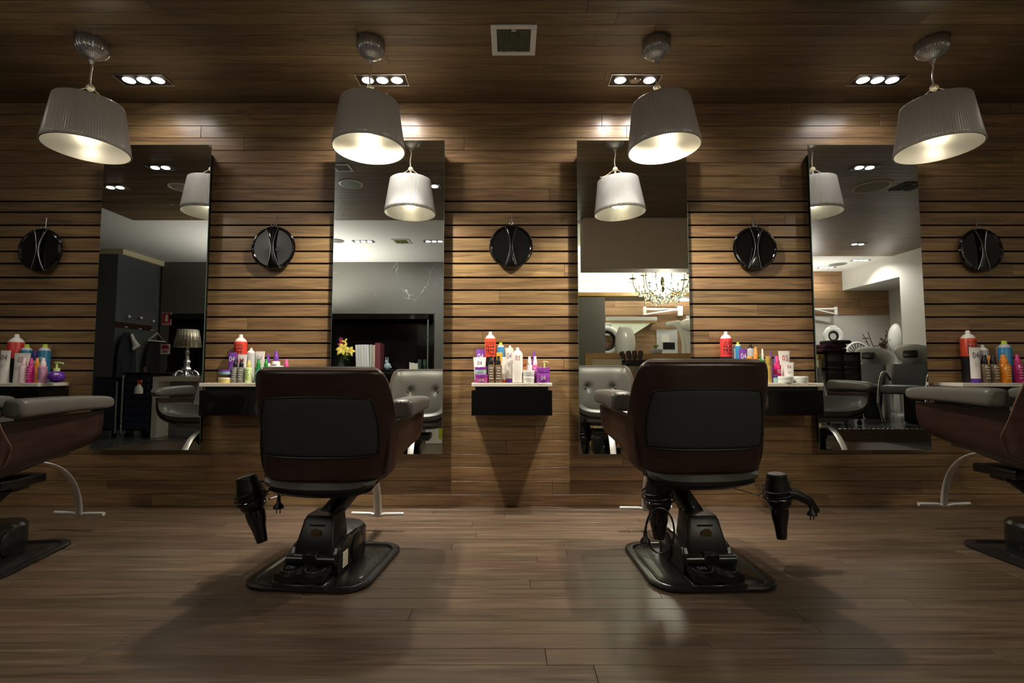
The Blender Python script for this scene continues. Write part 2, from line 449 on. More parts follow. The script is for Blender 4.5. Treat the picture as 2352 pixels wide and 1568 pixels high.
# ================================================================== CEILING FITTINGS
M_LAMPON = flat('halogen_glow', '#fffaf0', .4, emit=14)
M_LAMPOFF = flat('halogen_off', '#8e8f90', .15, 1.0)
def trough(X, Y, n=3, w=.32, d=.125, on=None, label='', power=P_SPOT, off=(), aim=None, z=None, frame=M_SATIN, light=True, size=154, swy=0.0):
    z = CEIL if z is None else z
    t = thing('recessed_downlight', label, 'ceiling light', (X, Y, z), 0, 'recessed downlights in the ceiling')
    bm = B(); e = .008
    for a, b, c, dd in ((-w/2, w/2, -d/2, -d/2+e), (-w/2, w/2, d/2-e, d/2), (-w/2, -w/2+e, -d/2+e, d/2-e), (w/2-e, w/2, -d/2+e, d/2-e)):
        bx(bm, a, b, c, dd, -.006, .0, .001)
    obj('frame', bm, frame, t, False)
    bm = B(); bx(bm, -w/2+e, w/2-e, -d/2+e, d/2-e, -.0045, -.001); obj('tray', bm, M_BLACKPL, t, False)
    for k in range(n):
        x = (k-(n-1)/2)*(w*.86/n)
        bm = B(); lathe(bm, [(0, -.010), (.028, -.010), (.031, -.007), (.034, -.007), (.036, -.0045)], 20, (x, 0.0, 0), sy=.9)
        isoff = k in off
        lamp = obj('lamp', bm, M_LAMPOFF if isoff else M_LAMPON, t)
        if light and not isoff:
            s = spot('downlight_or_fill_beam', (X+x, Y, z-.016), (aim if aim else (X+x, Y+.25, 0)), power, size=size, radius=.02)
    return t
YT = -.262
AIMY = lambda x: (x, .12, .9)
trough(-2.315, YT, label='black three lamp recessed downlight above the leftmost tall mirror', power=P_SPOT*.24, aim=(-2.315, -.24, 0))
trough(-.812, YT, label='black three lamp recessed downlight behind the second pendant from the left', aim=(-.81, -.24, 0))
trough(.777, YT, label='black recessed downlight with its middle lamp out, by the third pendant', off=(1,), aim=(.777, -.24, 0), power=P_SPOT*1.3)
trough(2.305, YT, label='black three lamp recessed downlight above the rightmost tall mirror', power=P_SPOT*.24, aim=(2.305, -.24, 0))
# further beams outside the frame left and right lie beyond the picture: only those mirrored
for X, Y, n, lab in ((-3.16, -1.21, 2, 'two lamp downlight mirrored high in the leftmost tall mirror'),
                     (-3.95, -1.68, 2, 'two lamp downlight mirrored at the left edge of the leftmost tall mirror'),
                     (3.18, -1.21, 2, 'two lamp downlight mirrored high in the rightmost tall mirror'),
                     (5.0, -3.84, 2, 'small two lamp downlight mirrored low on the timber ceiling of the rightmost tall mirror')):
    trough(X, Y, n, .22, .11, label=lab, power=1.5, size=90, aim=(X, Y+.05, 0))
trough(-.76, -1.65, 1, .11, .11, label='single bright square spotlight mirrored beside the pendant in the second tall mirror', power=3, size=90, aim=(-.76, -1.7, 0))
YW = yv(6.73)
trough(-2.09, YW, 3, .30, .11, label='three lamp downlight in the white ceiling, left one mirrored in the second mirror', power=24, size=110, aim=(-2.09, YM-.2, .9))
trough(-1.09, YW, 3, .30, .11, label='three lamp downlight in the white ceiling, right one mirrored in the second mirror', power=24, size=110, aim=(-1.09, YM-.2, .9))
q = V(1978, 592, 7.9); trough(q.x, q.y, 3, .30, .11, label='three lamp downlight in the white ceiling mirrored in the rightmost mirror, nearer one', power=26, size=140, aim=(q.x, q.y+.5, 0))
q = V(1900, 619, 8.45); trough(q.x, q.y, 3, .30, .11, label='three lamp downlight close to the timber clad wall mirrored in the rightmost mirror', power=5, size=140, aim=(q.x-.1, YR, 1.7))
q = V(1500, 619, 8.45); trough(1.75, YR+.3, 3, .30, .11, label='added three lamp fill light over the wash basins behind the brown bulkhead', power=18, size=140, aim=(1.75, YR-.1, 1.3))  # unseen fitting added to brighten the mirrored basins
trough(3.0, YR+.5, 3, .30, .11, label='added three lamp fill light over the washing area on the right of the bulkhead', power=14, size=140, aim=(3.0, YR-.1, 1.2))  # another unseen fitting, added to light the washing area
for x_ in (-.81, .777):  # narrow fill beams added to brighten the floor along the wall
    for dx in (-.09, .09): spot('downlight_or_fill_beam', (x_+dx, YT, CEIL-.016), (x_+dx*2, -.36, 0), 120, COOLW, 44, 1.0, .02)
def vent(X, Y, s, label, col=M_STEELW, grillc='#6e705c'):
    t = thing('air_vent', label, 'vent', (X, Y, CEIL))
    bm = B(); e = s*.13
    for a, b, c, dd in ((-s/2, s/2, -s/2, -s/2+e), (-s/2, s/2, s/2-e, s/2), (-s/2, -s/2+e, -s/2+e, s/2-e), (s/2-e, s/2, -s/2+e, s/2-e)):
        bx(bm, a, b, c, dd, -.008, 0, .0015)
    obj('frame', bm, col, t, False)
    bm = B(); g = s/2-e-.004
    for k in range(18):
        x = -g+(k+.5)*2*g/18
        bx(bm, x-.0012, x+.0012, -g, g, -.009, -.003); bx(bm, -g, g, x-.0012, x+.0012, -.009, -.003)
    obj('grille', bm, flat('vent_grille'+grillc, grillc, .5), t, False)
    bm = B(); bx(bm, -g-.004, g+.004, -g-.004, g+.004, -.003, -.0005); obj('backing', bm, flat('vent_dark', '#23241c', .8), t, False)
    if s > .2:
        bm = B()
        for y in (-g, g): cyl(bm, (-.012, y, -.010), (.012, y, -.010), .006, seg=10)
        obj('catch', bm, M_STEELW, t)
    return t
vent(.013, -.63, .247, 'cream square ceiling vent with an egg crate grille in the middle of the timber ceiling')
vent(-1.52, -1.21, .16, 'small cream square ceiling fitting mirrored at the upper left of the second mirror')
vent(-1.55, YW, .24, 'square vent in the white ceiling between the two mirrored downlights', M_STEELW, '#8e9450')
vent(V(2087, 428, 4.7).x, yv(4.7), .22, 'dark square vent mirrored high at the right of the rightmost mirror', flat('vent_brown', '#4a3c2c', .6), '#1d1a14')
def round_vent(X, Y, r, label, rim, inner):
    t = thing('ceiling_speaker', label, 'ceiling speaker', (X, Y, CEIL))
    bm = B(); lathe(bm, [(r*.82, -.006), (r*.86, -.010), (r*.97, -.008), (r, 0)], 40, cap=False); obj('rim', bm, rim, t)
    bm = B(); lathe(bm, [(0, -.012), (r*.5, -.0095), (r*.83, -.006)], 40); obj('mesh_cover', bm, inner, t)
    return t
M_VC = flat('vent_cream', '#cfc6ae', .5); M_VI = flat('vent_mesh', '#8a968c', .6)
round_vent(-1.57, -1.59, .115, 'round cream ceiling speaker mirrored in the upper left of the second mirror', M_STEELW, M_VI)
round_vent(-3.28, -1.68, .13, 'round cream ceiling diffuser mirrored behind the pendant in the leftmost mirror', M_VC, flat('vent_cream_dark', '#96907c', .6))
round_vent(3.58, -1.66, .17, 'large round cream diffuser mirrored in the rightmost mirror', M_VC, flat('vent_cream_dark', '#96907c', .6))
q = V(1925, 605, 8.2); round_vent(q.x, q.y, .14, 'round grey speaker in the white ceiling mirrored in the rightmost mirror', M_VI, flat('vent_grey', '#6c675e', .6))
q = V(776, 554, 6.7); round_vent(q.x-.02, q.y, .1, 'round dark speaker in the white ceiling at the left edge of the second mirror', flat('vent_grey', '#6c675e', .6), flat('vent_grey2', '#55524a', .6))

# ================================================================== PENDANT LAMPS
def shade_mat():
    m, nt, b = _new('ribbed_shade'); b.inputs['Base Color'].default_value = (*srgb('#c2bdb8'), 1)
    b.inputs['Roughness'].default_value = .28; b.inputs['Metallic'].default_value = .15
    tr = nt.nodes.new('ShaderNodeBsdfTranslucent'); tr.inputs[0].default_value = (.5, .46, .38, 1)
    mx = nt.nodes.new('ShaderNodeMixShader'); mx.inputs[0].default_value = .05
    nt.links.new(b.outputs[0], mx.inputs[1]); nt.links.new(tr.outputs[0], mx.inputs[2])
    nt.links.new(mx.outputs[0], nt.nodes['Material Output'].inputs[0]); return m
M_SHADE = shade_mat(); M_LINER = flat('dimming_liner_silver', '#98948a', .3, .5)
M_BULB = flat('bulb_glow', '#fff6dd', .4, emit=16)
M_CHROMED = flat('dark_chrome', '#b4b6b8', .2, .85)
M_CORD = flat('clear_cord', '#b9b09a', .3)
M_KNOB = flat('frosted_knob', '#e8dcc0', .3, coat=.5)
ZB, ZT = 2.085, 2.345
def pendant(X, Y, label, dz=0.0, power=P_PEND, tilt=(0, 0)):
    t = thing('pendant_lamp', label, 'pendant lamp', (X, Y, CEIL), 0, 'ribbed grey drum pendant lamps')
    zt = ZT-CEIL+dz; zb = ZB-CEIL+dz
    bm = B(); lathe(bm, [(.070, 0), (.074, -.02), (.074, -.052), (.064, -.072), (.045, -.088), (.024, -.100), (.013, -.110), (.010, -.122), (.006, -.135)], 160, flute=.03, nfl=32)
    obj('canopy', bm, M_CHROMED, t)
    bm = B(); zk = zt+.092
    tube(bm, bez((0, 0, -.13), (.012, 0, -.16), (-.014, .004, zk+.09), (0, 0, zk+.01), 10), .0042, 8)
    obj('cord', bm, M_CORD, t)
    bm = B(); lathe(bm, [(0, zk+.016), (.012, zk+.014), (.02, zk+.004), (.02, zk-.006), (.013, zk-.014), (0, zk-.014)], 20)
    obj('cord_knob', bm, M_KNOB, t)
    for k in range(3):
        a = math.radians(30+120*k); bm = B(); r = .153
        tube(bm, bez((.012*math.cos(a), .012*math.sin(a), zk-.006), (.03*math.cos(a), .03*math.sin(a), zk-.018), (.10*math.cos(a), .10*math.sin(a), zt+.004), (r*math.cos(a), r*math.sin(a), zt-.004), 8), .0028, 6)
        obj('suspension_wire', bm, M_CORD, t)
    bm = B(); N = 500
    prof = [(.153, zt), (.1545, zt-.004)]
    for i in range(1, 10):
        f = i/9; prof.append((.1545+(.194-.1545)*f, (zt-.004)+(zb-zt+.004)*f))
    rings = []
    for r, z in prof:
        rings.append([bm.verts.new(((r+.0012*math.cos(100*2*PI*k/N))*math.cos(2*PI*k/N), (r+.0012*math.cos(100*2*PI*k/N))*math.sin(2*PI*k/N), z)) for k in range(N)])
    for i in range(len(rings)-1):
        for k in range(N): bm.faces.new((rings[i][k], rings[i][(k+1) % N], rings[i+1][(k+1) % N], rings[i+1][k]))
    sh = obj('lamp_shade', bm, M_SHADE, t, True, solid=.002, off=0)
    bm = B(); lathe(bm, [(r_-.0052, z_) for r_, z_ in prof[1:]], 96, cap=False); ln = obj('dimming_liner', bm, M_LINER, sh)  # inner layer added to keep the lit inside of the shade darker
    if tilt != (0, 0): sh.rotation_euler = (math.radians(tilt[0]), math.radians(tilt[1]), 0)
    bm = B(); cyl(bm, (0, 0, zt+.08), (0, 0, zt-.055), .006, seg=12); cyl(bm, (0, 0, zt+.0), (0, 0, zt-.055), .017, seg=20); obj('socket', bm, M_STEELW, t)
    bm = B(); zc = zt-.118
    lathe(bm, [(0, zc-.048), (.02, zc-.044), (.038, zc-.03), (.046, zc-.004), (.042, zc+.02), (.026, zc+.045), (.016, zc+.062), (.0, zc+.063)], 24)
    obj('bulb', bm, M_BULB, t)
    spot('pendant_bulb_light', (X, Y, CEIL+zc-.062), (X, Y+.75, 0), power, WARM, 158, .9, .035)
    return t
pendant(-2.325, -.62, 'ribbed grey drum pendant lamp hanging leftmost of the four', power=P_PEND*.07)
pendant(-.78, -.62, 'ribbed grey drum pendant lamp hanging second from the left', power=P_PEND)
pendant(.805, -.62, 'ribbed grey drum pendant lamp hanging third from the left, right of the ceiling vent', power=P_PEND, tilt=(0, -3))
pendant(2.335, -.62, 'ribbed grey drum pendant lamp hanging rightmost of the four', power=P_PEND*.07)

# ================================================================== TALL MIRRORS
def tall_mirror(xc, w, z0, z1, label):
    t = thing('wall_mirror', label, 'mirror', (xc, 0, z0), 0, 'tall frameless wall mirrors')
    h = z1-z0
    bm = B(); bx(bm, -w/2, w/2, -ZM+.0005, -ZM+.005, 0, h); obj('glass_edge', bm, M_GLASSEDGE, t, False)
    bm = B(); vs = [bm.verts.new(p) for p in ((-w/2+.0015, -ZM, .0015), (w/2-.0015, -ZM, .0015), (w/2-.0015, -ZM, h-.0015), (-w/2+.0015, -ZM, h-.0015))]
    bm.faces.new(vs); obj('mirror_face', bm, M_MIRROR, t, False)
    bm = B(); bx(bm, -w/2+.035, w/2-.035, -ZM+.006, -.001, .04, h-.04); obj('backing_box', bm, M_BLACKPL, t, False)
tall_mirror(-2.342, .706, .372, 2.373, 'tall frameless wall mirror behind the leftmost pendant, coats and a silver lamp in it')
tall_mirror(-.803, .724, .346, 2.403, 'tall frameless wall mirror second from the left, black shelf with magazines in it')
tall_mirror(.796, .724, .346, 2.403, 'tall frameless wall mirror third from the left, chandelier and wash basins in it')
tall_mirror(2.325, .716, .372, 2.373, 'tall frameless wall mirror behind the rightmost pendant, black wash chairs in it')

# ================================================================== ROUND BACK MIRRORS ON HOOKS
def hand_mirror(px, py, label, hlabel, ang=0, yaw=0):
    R = .144; zc = CZ+ray(px, py)[1]*3.15; X = ray(px, py)[0]*3.15
    h = thing('wall_hook', hlabel, 'hook', (X+.004, 0, zc+R+.02), 0, 'small metal hooks on the timber wall')
    bm = B(); tube(bm, [(0, -.001, .06), (0, -.012, .06), (0, -.014, .03), (0, -.015, -.012), (0, -.03, -.022), (0, -.036, -.012)], .0028, 8)
    obj('wire_hook', bm, M_CHROMED, h)
    t = thing('hand_mirror', label, 'hand mirror', (X, -.035, zc), 0, 'round black hand mirrors on hooks')
    t.rotation_euler = (math.radians(-2), math.radians(ang), math.radians(yaw))
    rot = rx(90)                       # lathe axis towards -y
    bm = B(); lathe(bm, [(0, -.012), (R-.01, -.012), (R, -.004), (R+.002, .004), (R-.004, .014), (R-.014, .016), (R-.018, .008), (0, .004)], 64, rot=rot)
    obj('disc', bm, M_BLACK, t)
    # hourglass grip across the face
    bm = B()
    def f(u, v):
        z = (2*v-1)*(R-.008); w = .008+.034*abs(2*v-1)**1.6; x = (2*u-1)*w
        y = -.010-.012*(1-abs(2*v-1)**2.5) - .004*(1-(2*u-1)**2)
        return Vector((x, y, z))
    grid(bm, f, 6, 20); obj('grip', bm, M_BLACK, t, solid=.006)
    bm = B()
    for s in (-1, 1): tube(bm, [(s*(.008+.034*abs(2*v-1)**1.6), -.013-.012*(1-abs(2*v-1)**2.5), (2*v-1)*(R-.008)) for v in [i/20 for i in range(21)]], .0016, 6)
    obj('grip_highlight', bm, M_SATIN, t)  # highlights along the grip, put in as bright metal strips
    bm = B()
    for s in (-1, 1): ball(bm, (s*.009, -.002, R+.008), .005, seg=8)
    tube(bm, [(.012*math.cos(a), -.002, R+.012+.010*math.sin(a)) for a in [2*PI*i/14 for i in range(14)]], .0022, 6, True)
    obj('hanging_ring', bm, M_CHROMED, t)
hand_mirror(87, 573, 'round black hand mirror on a hook left of the leftmost tall mirror', 'small hook holding the round mirror leftmost on the wall')
hand_mirror(625, 568, 'round black hand mirror between the first and second tall mirrors', 'small hook holding the round mirror between the first and second tall mirrors', -4)
hand_mirror(1174, 565, 'round black hand mirror in the middle of the wall between the central tall mirrors', 'small hook holding the round mirror in the middle of the wall')
hand_mirror(1737, 569, 'round black hand mirror between the third and fourth tall mirrors', 'small hook holding the round mirror between the third and fourth tall mirrors', 4)
hand_mirror(2259, 573, 'round black hand mirror on a hook right of the rightmost tall mirror', 'small hook holding the round mirror rightmost on the wall')

# uplights without fittings, added to brighten the mirrored room, out of the mirrored views
spot('fill_uplight', (-3.1, -4.2, 1.75), (-3.1, -4.2, 3), 150, (1, .96, .9), 165, .6, .12)
spot('fill_uplight', (2.9, -5.1, 1.75), (2.9, -5.1, 3), 60, (1, .96, .88), 165, .6, .12)
spot('fill_uplight', (5.2, -5.3, 2.0), (5.2, -5.3, 3), 34, (1, .96, .9), 165, .6, .12)
# ================================================================== STYLING CHAIRS
M_FOOT = flat('polished_aluminium', '#dcd8d2', .24, .55)
def backpt(u, v, off=0.0, su_=1.0, sw_=1.0, wc=0.0, k=.10, tp=0.0, dz=0.0):
    s = 2*u-1; w = 2*v-1
    a = s*math.sqrt(max(0, 1-k*w*w)); b = w*math.sqrt(max(0, 1-k*s*s))
    a *= su_*(1-tp*b); b = b*sw_+wc
    t = min(1, abs(a)); ang = PI/2*.985*t**1.5
    R = .280+.010*max(-1, min(1, b))+off; n = .56
    sn, cs = math.sin(ang), math.cos(ang)
    x = math.copysign(R*sn**n, a)
    y = -.30-.030*b + .19*(1-cs**n) - off*cs
    top = .878-.26*max(0, (t-.62)/.38)**2.2; bot = .432+.05*max(0, (t-.6)/.4)**2
    f = (b/math.sqrt(1-.10*s*s)+1)/2 if sw_ == 1 else (b+1)/2
    z = bot+(top-bot)*f+dz*max(0, b)**3
    return Vector((x, y, z))
def chair(X, Y, brot, sdx, srot, h, label, holders=(), sticker=False):
    t = thing('styling_chair', label, 'salon chair', (X, Y, 0), brot, 'swivelling styling chairs in a row')
    S = dict(rz=srot-brot)
    def seat(name, bm, mat, **k):
        o = obj(name, bm, mat, t, **k)
        c, s = math.cos(math.radians(-brot)), math.sin(math.radians(-brot))
        o.location = (sdx*c, sdx*s, h); o.rotation_euler = (0, 0, math.radians(srot-brot)); return o
    # --- base plate: rounded dish with rim
    bm = B()
    def ring(w, d, r, z): return [Vector((x, y, z)) for x, y in rrect(w, d, r, 8)]
    RR = [ring(.515, .535, .10, 0), ring(.53, .55, .107, .006), ring(.528, .548, .106, .014), ring(.50, .52, .095, .019), ring(.465, .485, .08, .017), ring(.452, .472, .075, .009), ring(.44, .46, .07, .012), ring(.30, .32, .05, .018)]
    prev = None
    for R_ in RR:
        cur = [bm.verts.new(p) for p in R_]
        if prev:
            for i in range(len(cur)): bm.faces.new((prev[i], prev[(i+1) % len(cur)], cur[(i+1) % len(cur)], cur[i]))
        else: bm.faces.new(cur)
        prev = cur
    bm.faces.new(prev); obj('base_plate', bm, M_BLACKMT, t)
    # --- pump housing: sides that slope to the top, drum at the front
    bm = B()
    prism(bm, [(-.13, .015), (.10, .015), (.155, .06), (.15, .10), (.09, .155), (-.03, .155), (-.105, .135), (-.14, .07)], .215,
          Matrix(((0, 0, 1, -.1075), (1, 0, 0, -.03), (0, 1, 0, 0), (0, 0, 0, 1))))
    bmesh.ops.bevel(bm, geom=list(bm.edges), offset=.008, segments=2, affect='EDGES')
    obj('pump_housing', bm, M_BLACKMT, t)
    bm = B(); lathe(bm, [(.115, .016), (.12, .05), (.118, .135), (.105, .15), (0, .153)], 32, (0, .10, 0)); obj('drum', bm, M_BLACKMT, t)
    bm = B()
    for x0, x1 in ((-.105, -.03), (.03, .105)):
        bm = B(); cyl(bm, (x0, -.165, .088), (x1, -.165, .088), .023, seg=16); obj('roller_cover', bm, M_BLACKMT, t)
    for s in (-1, 1):
        bm = B(); lathe(bm, [(.055, 0), (.058, .006), (.05, .012), (0, .013)], 28, (s*.106, .04, .075), ry_(90*s)); obj('side_disc', bm, M_BLACKMT, t)
    # --- tower
    bm = B(); vs = []
    for z, w, y0, y1 in ((.105, .175, -.155, .0), (.13, .172, -.152, .0), (.235, .135, -.115, .01), (.25, .125, -.10, .02)):
        vs.append([bm.verts.new((x, y, z)) for x, y in rrect(w, y1-y0, .012, 3, 0, (y0+y1)/2)])
    for i in range(3):
        n = len(vs[i])
        for k in range(n): bm.faces.new((vs[i][k], vs[i][(k+1) % n], vs[i+1][(k+1) % n], vs[i+1][k]))
    bm.faces.new(vs[-1]); bm.faces.new(vs[0]); tw = obj('tower', bm, M_BLACKPL, t)
    bm = B(); lathe(bm, [(0, 0), (.023, 0), (.023, .002), (.019, .003), (0, .003)], 24, (0, -.1365, .185), rx(102)); 
    obj('round_badge', bm, flat('gold_badge', '#6a5836', .35, .6), tw)
    bm = B(); bx(bm, -.032, .032, -.19, -.13, .05, .118, .005); obj('dark_gap_block', bm, M_BLACKPL, tw)  # black block added to darken the gap between the rollers
    bm = B(); bx(bm, -.033, .033, -.128, -.1245, .214, .219); obj('badge_bar', bm, M_BLACKMT, tw, False)
    # --- pedal
    bm = B(); bx(bm, -.115, .105, -.27, -.17, .012, .03, .004); obj('pedal_tray', bm, M_BLACKMT, t)
    bm = B()
    def pf(u, v):
        x = -.105+.2*u; return Vector((x, -.265+.09*v, .062+.010*math.cos(4*PI*u)*.6+.012*v))
    grid(bm, pf, 24, 6); g = bmesh.ops.extrude_face_region(bm, geom=list(bm.faces))
    bmesh.ops.translate(bm, verts=[v for v in g['geom'] if isinstance(v, bmesh.types.BMVert)], vec=(0, 0, -.03))
    pd = obj('pedal', bm, M_BLACKPL, t)
    bm = textmesh('DN', .020, .05); bmesh.ops.transform(bm, matrix=Matrix.Translation((-.06, -.222, .0775)) @ Matrix.Rotation(math.radians(-82), 4, 'X'), verts=bm.verts)
    obj('lettering', bm, flat('grey_print', '#8d9095', .5), pd, False)
    bm = B()
    for cx in (-.055, .045):
        for k in range(14):
            a = PI+PI*k/13; ball(bm, (cx+.04*math.cos(a), -.222+.034*math.sin(a), .070+.004*math.sin(a)+(.006)), .0018, seg=6)
    obj('grip_studs', bm, flat('grey_print', '#8d9095', .5), pd)
    if sticker:
        bm = B(); bx(bm, .1085, .1105, -.11, -.06, .035, .1, .0005); st = obj('sticker', bm, flat('sticker_paper', '#c9cdb4', .5), t, False)
        bm = B()
        for k in range(5): bx(bm, .1105, .1112, -.104+.004*(k % 2), -.07, .044+k*.011, .047+k*.011)
        obj('print', bm, flat('sticker_print', '#8d5a50', .6), st, False)
    # --- lift arm
    bm = B(); c, s = math.cos(math.radians(-brot)), math.sin(math.radians(-brot))
    sx, sy = sdx*c, sdx*s
    a = Vector((.0, -.03, .225)); b = Vector((sx, sy+.13, .335+h)); dr = (b-a); ln = dr.length; q = dr.to_track_quat('Y', 'Z').to_matrix()
    box(bm, (a+b)/2, (.085, ln+.02, .055), q, .01, 2); arm = obj('lift_arm', bm, M_BLACKMT, t)
    bm = B(); 
    for sgn in (-1, 1): 
        for f in (.15, .88): cyl(bm, a+dr*f+q @ Vector((sgn*.04, 0, 0)), a+dr*f+q @ Vector((sgn*.047, 0, 0)), .009, seg=12)
    obj('pivot_bolt', bm, M_CHROME, arm)
    bm = B(); bx(bm, -.11, .11, -.02, .19, .33, .375, .012, 2); bx(bm, -.05, .05, .08, .17, .30, .34, .01); seat('seat_mount', bm, M_BLACKMT)
    # --- seat bucket: leather U
    bm = B()
    def ub(u, v):
        e = max(0, 1-v/.06, 1-(1-v)/.09); ht = .030*math.sqrt(max(0, 1-e*e))
        if u < .5: o = .03-ht; u = 2*u
        else: o = .03+ht; u = 2-2*u
        y = -.285+.61*v; th = (2*u-1)*PI/2*.98
        zb = .372+.062*v+.065*v*v; q0 = min(1, v/.35); aa = .225+.032*q0+.026*max(0, (v-.7)/.3)**1.5
        ex = .85-.25*q0
        sn, cs = math.sin(th), math.cos(th)
        q_ = min(1, v/.38); zt = .428+.232*q_*q_*(3-2*q_)
        ps = math.copysign(abs(sn)**ex, sn)
        x = (aa-o)*ps; z = zt-(zt-zb-o)*abs(cs)**(.85-.3*q0)
        return Vector((x, y, z))
    r_ = grid(bm, ub, 80, 30, cu=True); bmesh.ops.remove_doubles(bm, verts=bm.verts, dist=.0004); seat('seat_bucket', bm, M_LEATHERM)
    bm = B()
    def pn(u, v):
        v = .004+.93*v; p = ub(.001+.498*u, v); c_ = Vector((0, 0, .55))
        d_ = Vector((p.x, 0, p.z-.55)); k_ = 1+.010/max(.05, d_.length)
        return Vector((p.x*k_, p.y-(.006 if v < .1 else 0), .55+(p.z-.55)*k_))
    grid(bm, lambda u, v: pn(.16+.68*u, v), 40, 24); seat('seat_pan', bm, M_LEATHERD)
    bm = B()
    def cf(u, v):
        a_, b_ = 2*u-1, 2*v-1
        p, q_ = a_*math.sqrt(1-.3*b_*b_), b_*math.sqrt(1-.3*a_*a_)
        return Vector((p*.215, .03+.26*q_, .53+.012*q_-.03*max(abs(p), abs(q_))**6))
    grid(bm, cf, 20, 20); seat('seat_cushion', bm, M_LEATHER, solid=.085, off=-1, sub=1)
    # --- timber side wings
    for sg in (-1, 1):
        bm = B()
        def wf(u, v, sg=sg):
            vb = .10+.84*u; y = -.285+.61*vb
            zb = .372+.062*vb+.065*vb*vb; w_ = .268+.026*max(0, (vb-.7)/.3)**1.5
            s_ = (.30+.70*min(1, v/.8))*PI/2*.98
            x = w_*math.sin(s_)**.6; z = .66-(.66-zb+.010)*math.cos(s_)**.55
            if v > .8: z += .04*(v-.8)/.2
            return Vector((sg*x, y, z))
        grid(bm, wf, 20, 20); wg = seat('side_wing', bm, M_SHELL, solid=.012, off=0)
        bm = B()
        tube(bm, [wf(i/16, 0)+Vector((0, 0, -.001)) for i in range(17)]+[wf(1, j/8) for j in range(1, 9)], .0065, 6)
        o = obj('edge_band', bm, M_SHELL, wg); 
    # --- back: curved timber shell, fabric inset, leather front
    bm = B(); grid(bm, lambda u, v: backpt(u, v), 40, 24); seat('back_shell', bm, M_SHELL, solid=.012, off=0)
    bm = B()
    def edge(n=96, off=0, **kw):
        pts = []
        for i in range(n):
            q_ = 4*i/n
            if q_ < 1: u, v = q_, 0
            elif q_ < 2: u, v = 1, q_-1
            elif q_ < 3: u, v = 3-q_, 1
            else: u, v = 0, 4-q_
            pts.append(backpt(u, v, off, **kw))
        return pts
    tube(bm, edge(off=-.002), .0062, 8, True); seat('edge_trim', bm, M_EDGE)
    bm = B(); grid(bm, lambda u, v: backpt(u, v, .010+.006*(1-max(abs(2*u-1), abs(2*v-1))**8), su_=.64, sw_=.54, wc=-.02, k=.15, tp=.09), 30, 18); seat('back_inset', bm, M_INSET, solid=.008, off=-1)
    bm = B(); tube(bm, edge(off=.0105, su_=.645, sw_=.545, wc=-.02, k=.15, tp=.09), .0035, 6, True); seat('inset_piping', bm, M_BLACKPL)
    def ff(u, v):
        e = max(abs(2*u-1), abs(2*v-1))
        o = -.018-.045*(1-e**5)
        p = backpt(u, v, 0, su_=.97, sw_=.999)
        for sx_ in (-.13, .13):
            dd = ((p.x-sx_)**2+(p.z-.70)**2)
            o += .034*math.exp(-dd/.0011)
        return backpt(u, v, o, su_=.97, sw_=.999, dz=.009)
    bm = B(); grid(bm, ff, 56, 36); seat('back_cushion', bm, M_LEATHER, solid=.012, off=0)
    bm = B()
    tube(bm, edge(off=-.022, dz=.004), .012, 8, True); seat('cushion_piping', bm, M_LEATHER)
    for sx_ in (-.13, .13):
        bm = B(); ball(bm, (sx_, -.258+.02, .70), .011, (1, .7, 1), 12); seat('button', bm, M_LEATHER)
    # --- arm pads
    for sg in (-1, 1):
        bm = B()
        def af(u, v, sg=sg):
            y = -.16+.51*v; a_ = 2*PI*u
            w = .052-.008*v; hh = .044-.012*v
            e = 0
            if v > .86: e = (v-.86)/.14
            if v < .06: e = (0.06-v)/.06*.6
            k_ = math.sqrt(max(0.0, 1-e*e)); ca, sa = math.cos(a_), math.sin(a_)
            x = w*math.copysign(abs(ca)**.55, ca)*(.35+.65*k_)
            z = hh*math.copysign(abs(sa)**.55, sa)*(.15+.85*k_)
            return Vector((sg*(.298-.02*v)+x, y, .712+.006*math.sin(PI*v)+z))
        r_ = grid(bm, af, 24, 20, cu=True)
        bm.faces.new([row[0] for row in r_]); bm.faces.new([row[-1] for row in r_])
        seat('arm_pad', bm, M_LEATHER, sub=1)
    # --- footrest: flat curved strip and bar
    bm = B()
    pts = bez((0, .20, .42), (0, .36, .40), (0, .47, .28), (0, .475, .075), 14)
    tube(bm, pts, .022, 10, ry=.007); fr = seat('footrest_strip', bm, M_FOOT)
    bm = B()
    tube(bm, [(-.145, .475, .092), (-.04, .475, .090), (-.012, .478, .082), (.012, .478, .082), (.04, .475, .090), (.145, .475, .092)], .0105, 12); seat('footrest_bar', bm, M_FOOT)
    # --- rings for hair dryers on short arms
    for (hx, hy, hz) in holders:
        c, s = math.cos(math.radians(-brot)), math.sin(math.radians(-brot))
        wx, wy = hx-X, hy-Y; lx, ly = wx*c-wy*s, wx*s+wy*c
        bm = B(); tube(bm, [(lx+.055*math.cos(a_), ly+.055*math.sin(a_), hz) for a_ in [2*PI*i/28 for i in range(28)]], .003, 6, True)
        dirv = Vector((sx-lx, sy-ly, 0)); dirv.normalize()
        p0 = Vector((lx, ly, hz))+dirv*.055
        tube(bm, [p0, p0+dirv*.03+Vector((0, 0, .01)), Vector((sx, sy, .36+h))-dirv*.08], .003, 6)
        obj('dryer_ring', bm, M_CHROME, t)
    return t
HA = W(578, 1150, 2.16); HB = W(1512, 1150, 2.10); HC = W(1789, 1143, 2.25)
chair(-2.44, -.95, 11, .02, -4, 0.0, 'dark timber and grey leather styling chair cut off by the left edge of the photo')
chair(-.82, -.96, -5, .06, -3, 0.0, 'dark timber styling chair with a white base sticker, left of the small middle shelf', holders=(HA,), sticker=True)
chair(.825, -.96, 2, -.06, 3, .032, 'dark timber styling chair with two hair dryers on it, right of the middle shelf', holders=(HB, HC))
chair(2.53, -.93, 0, -.11, 1, .045, 'dark timber and grey leather styling chair cut off by the right edge of the photo')

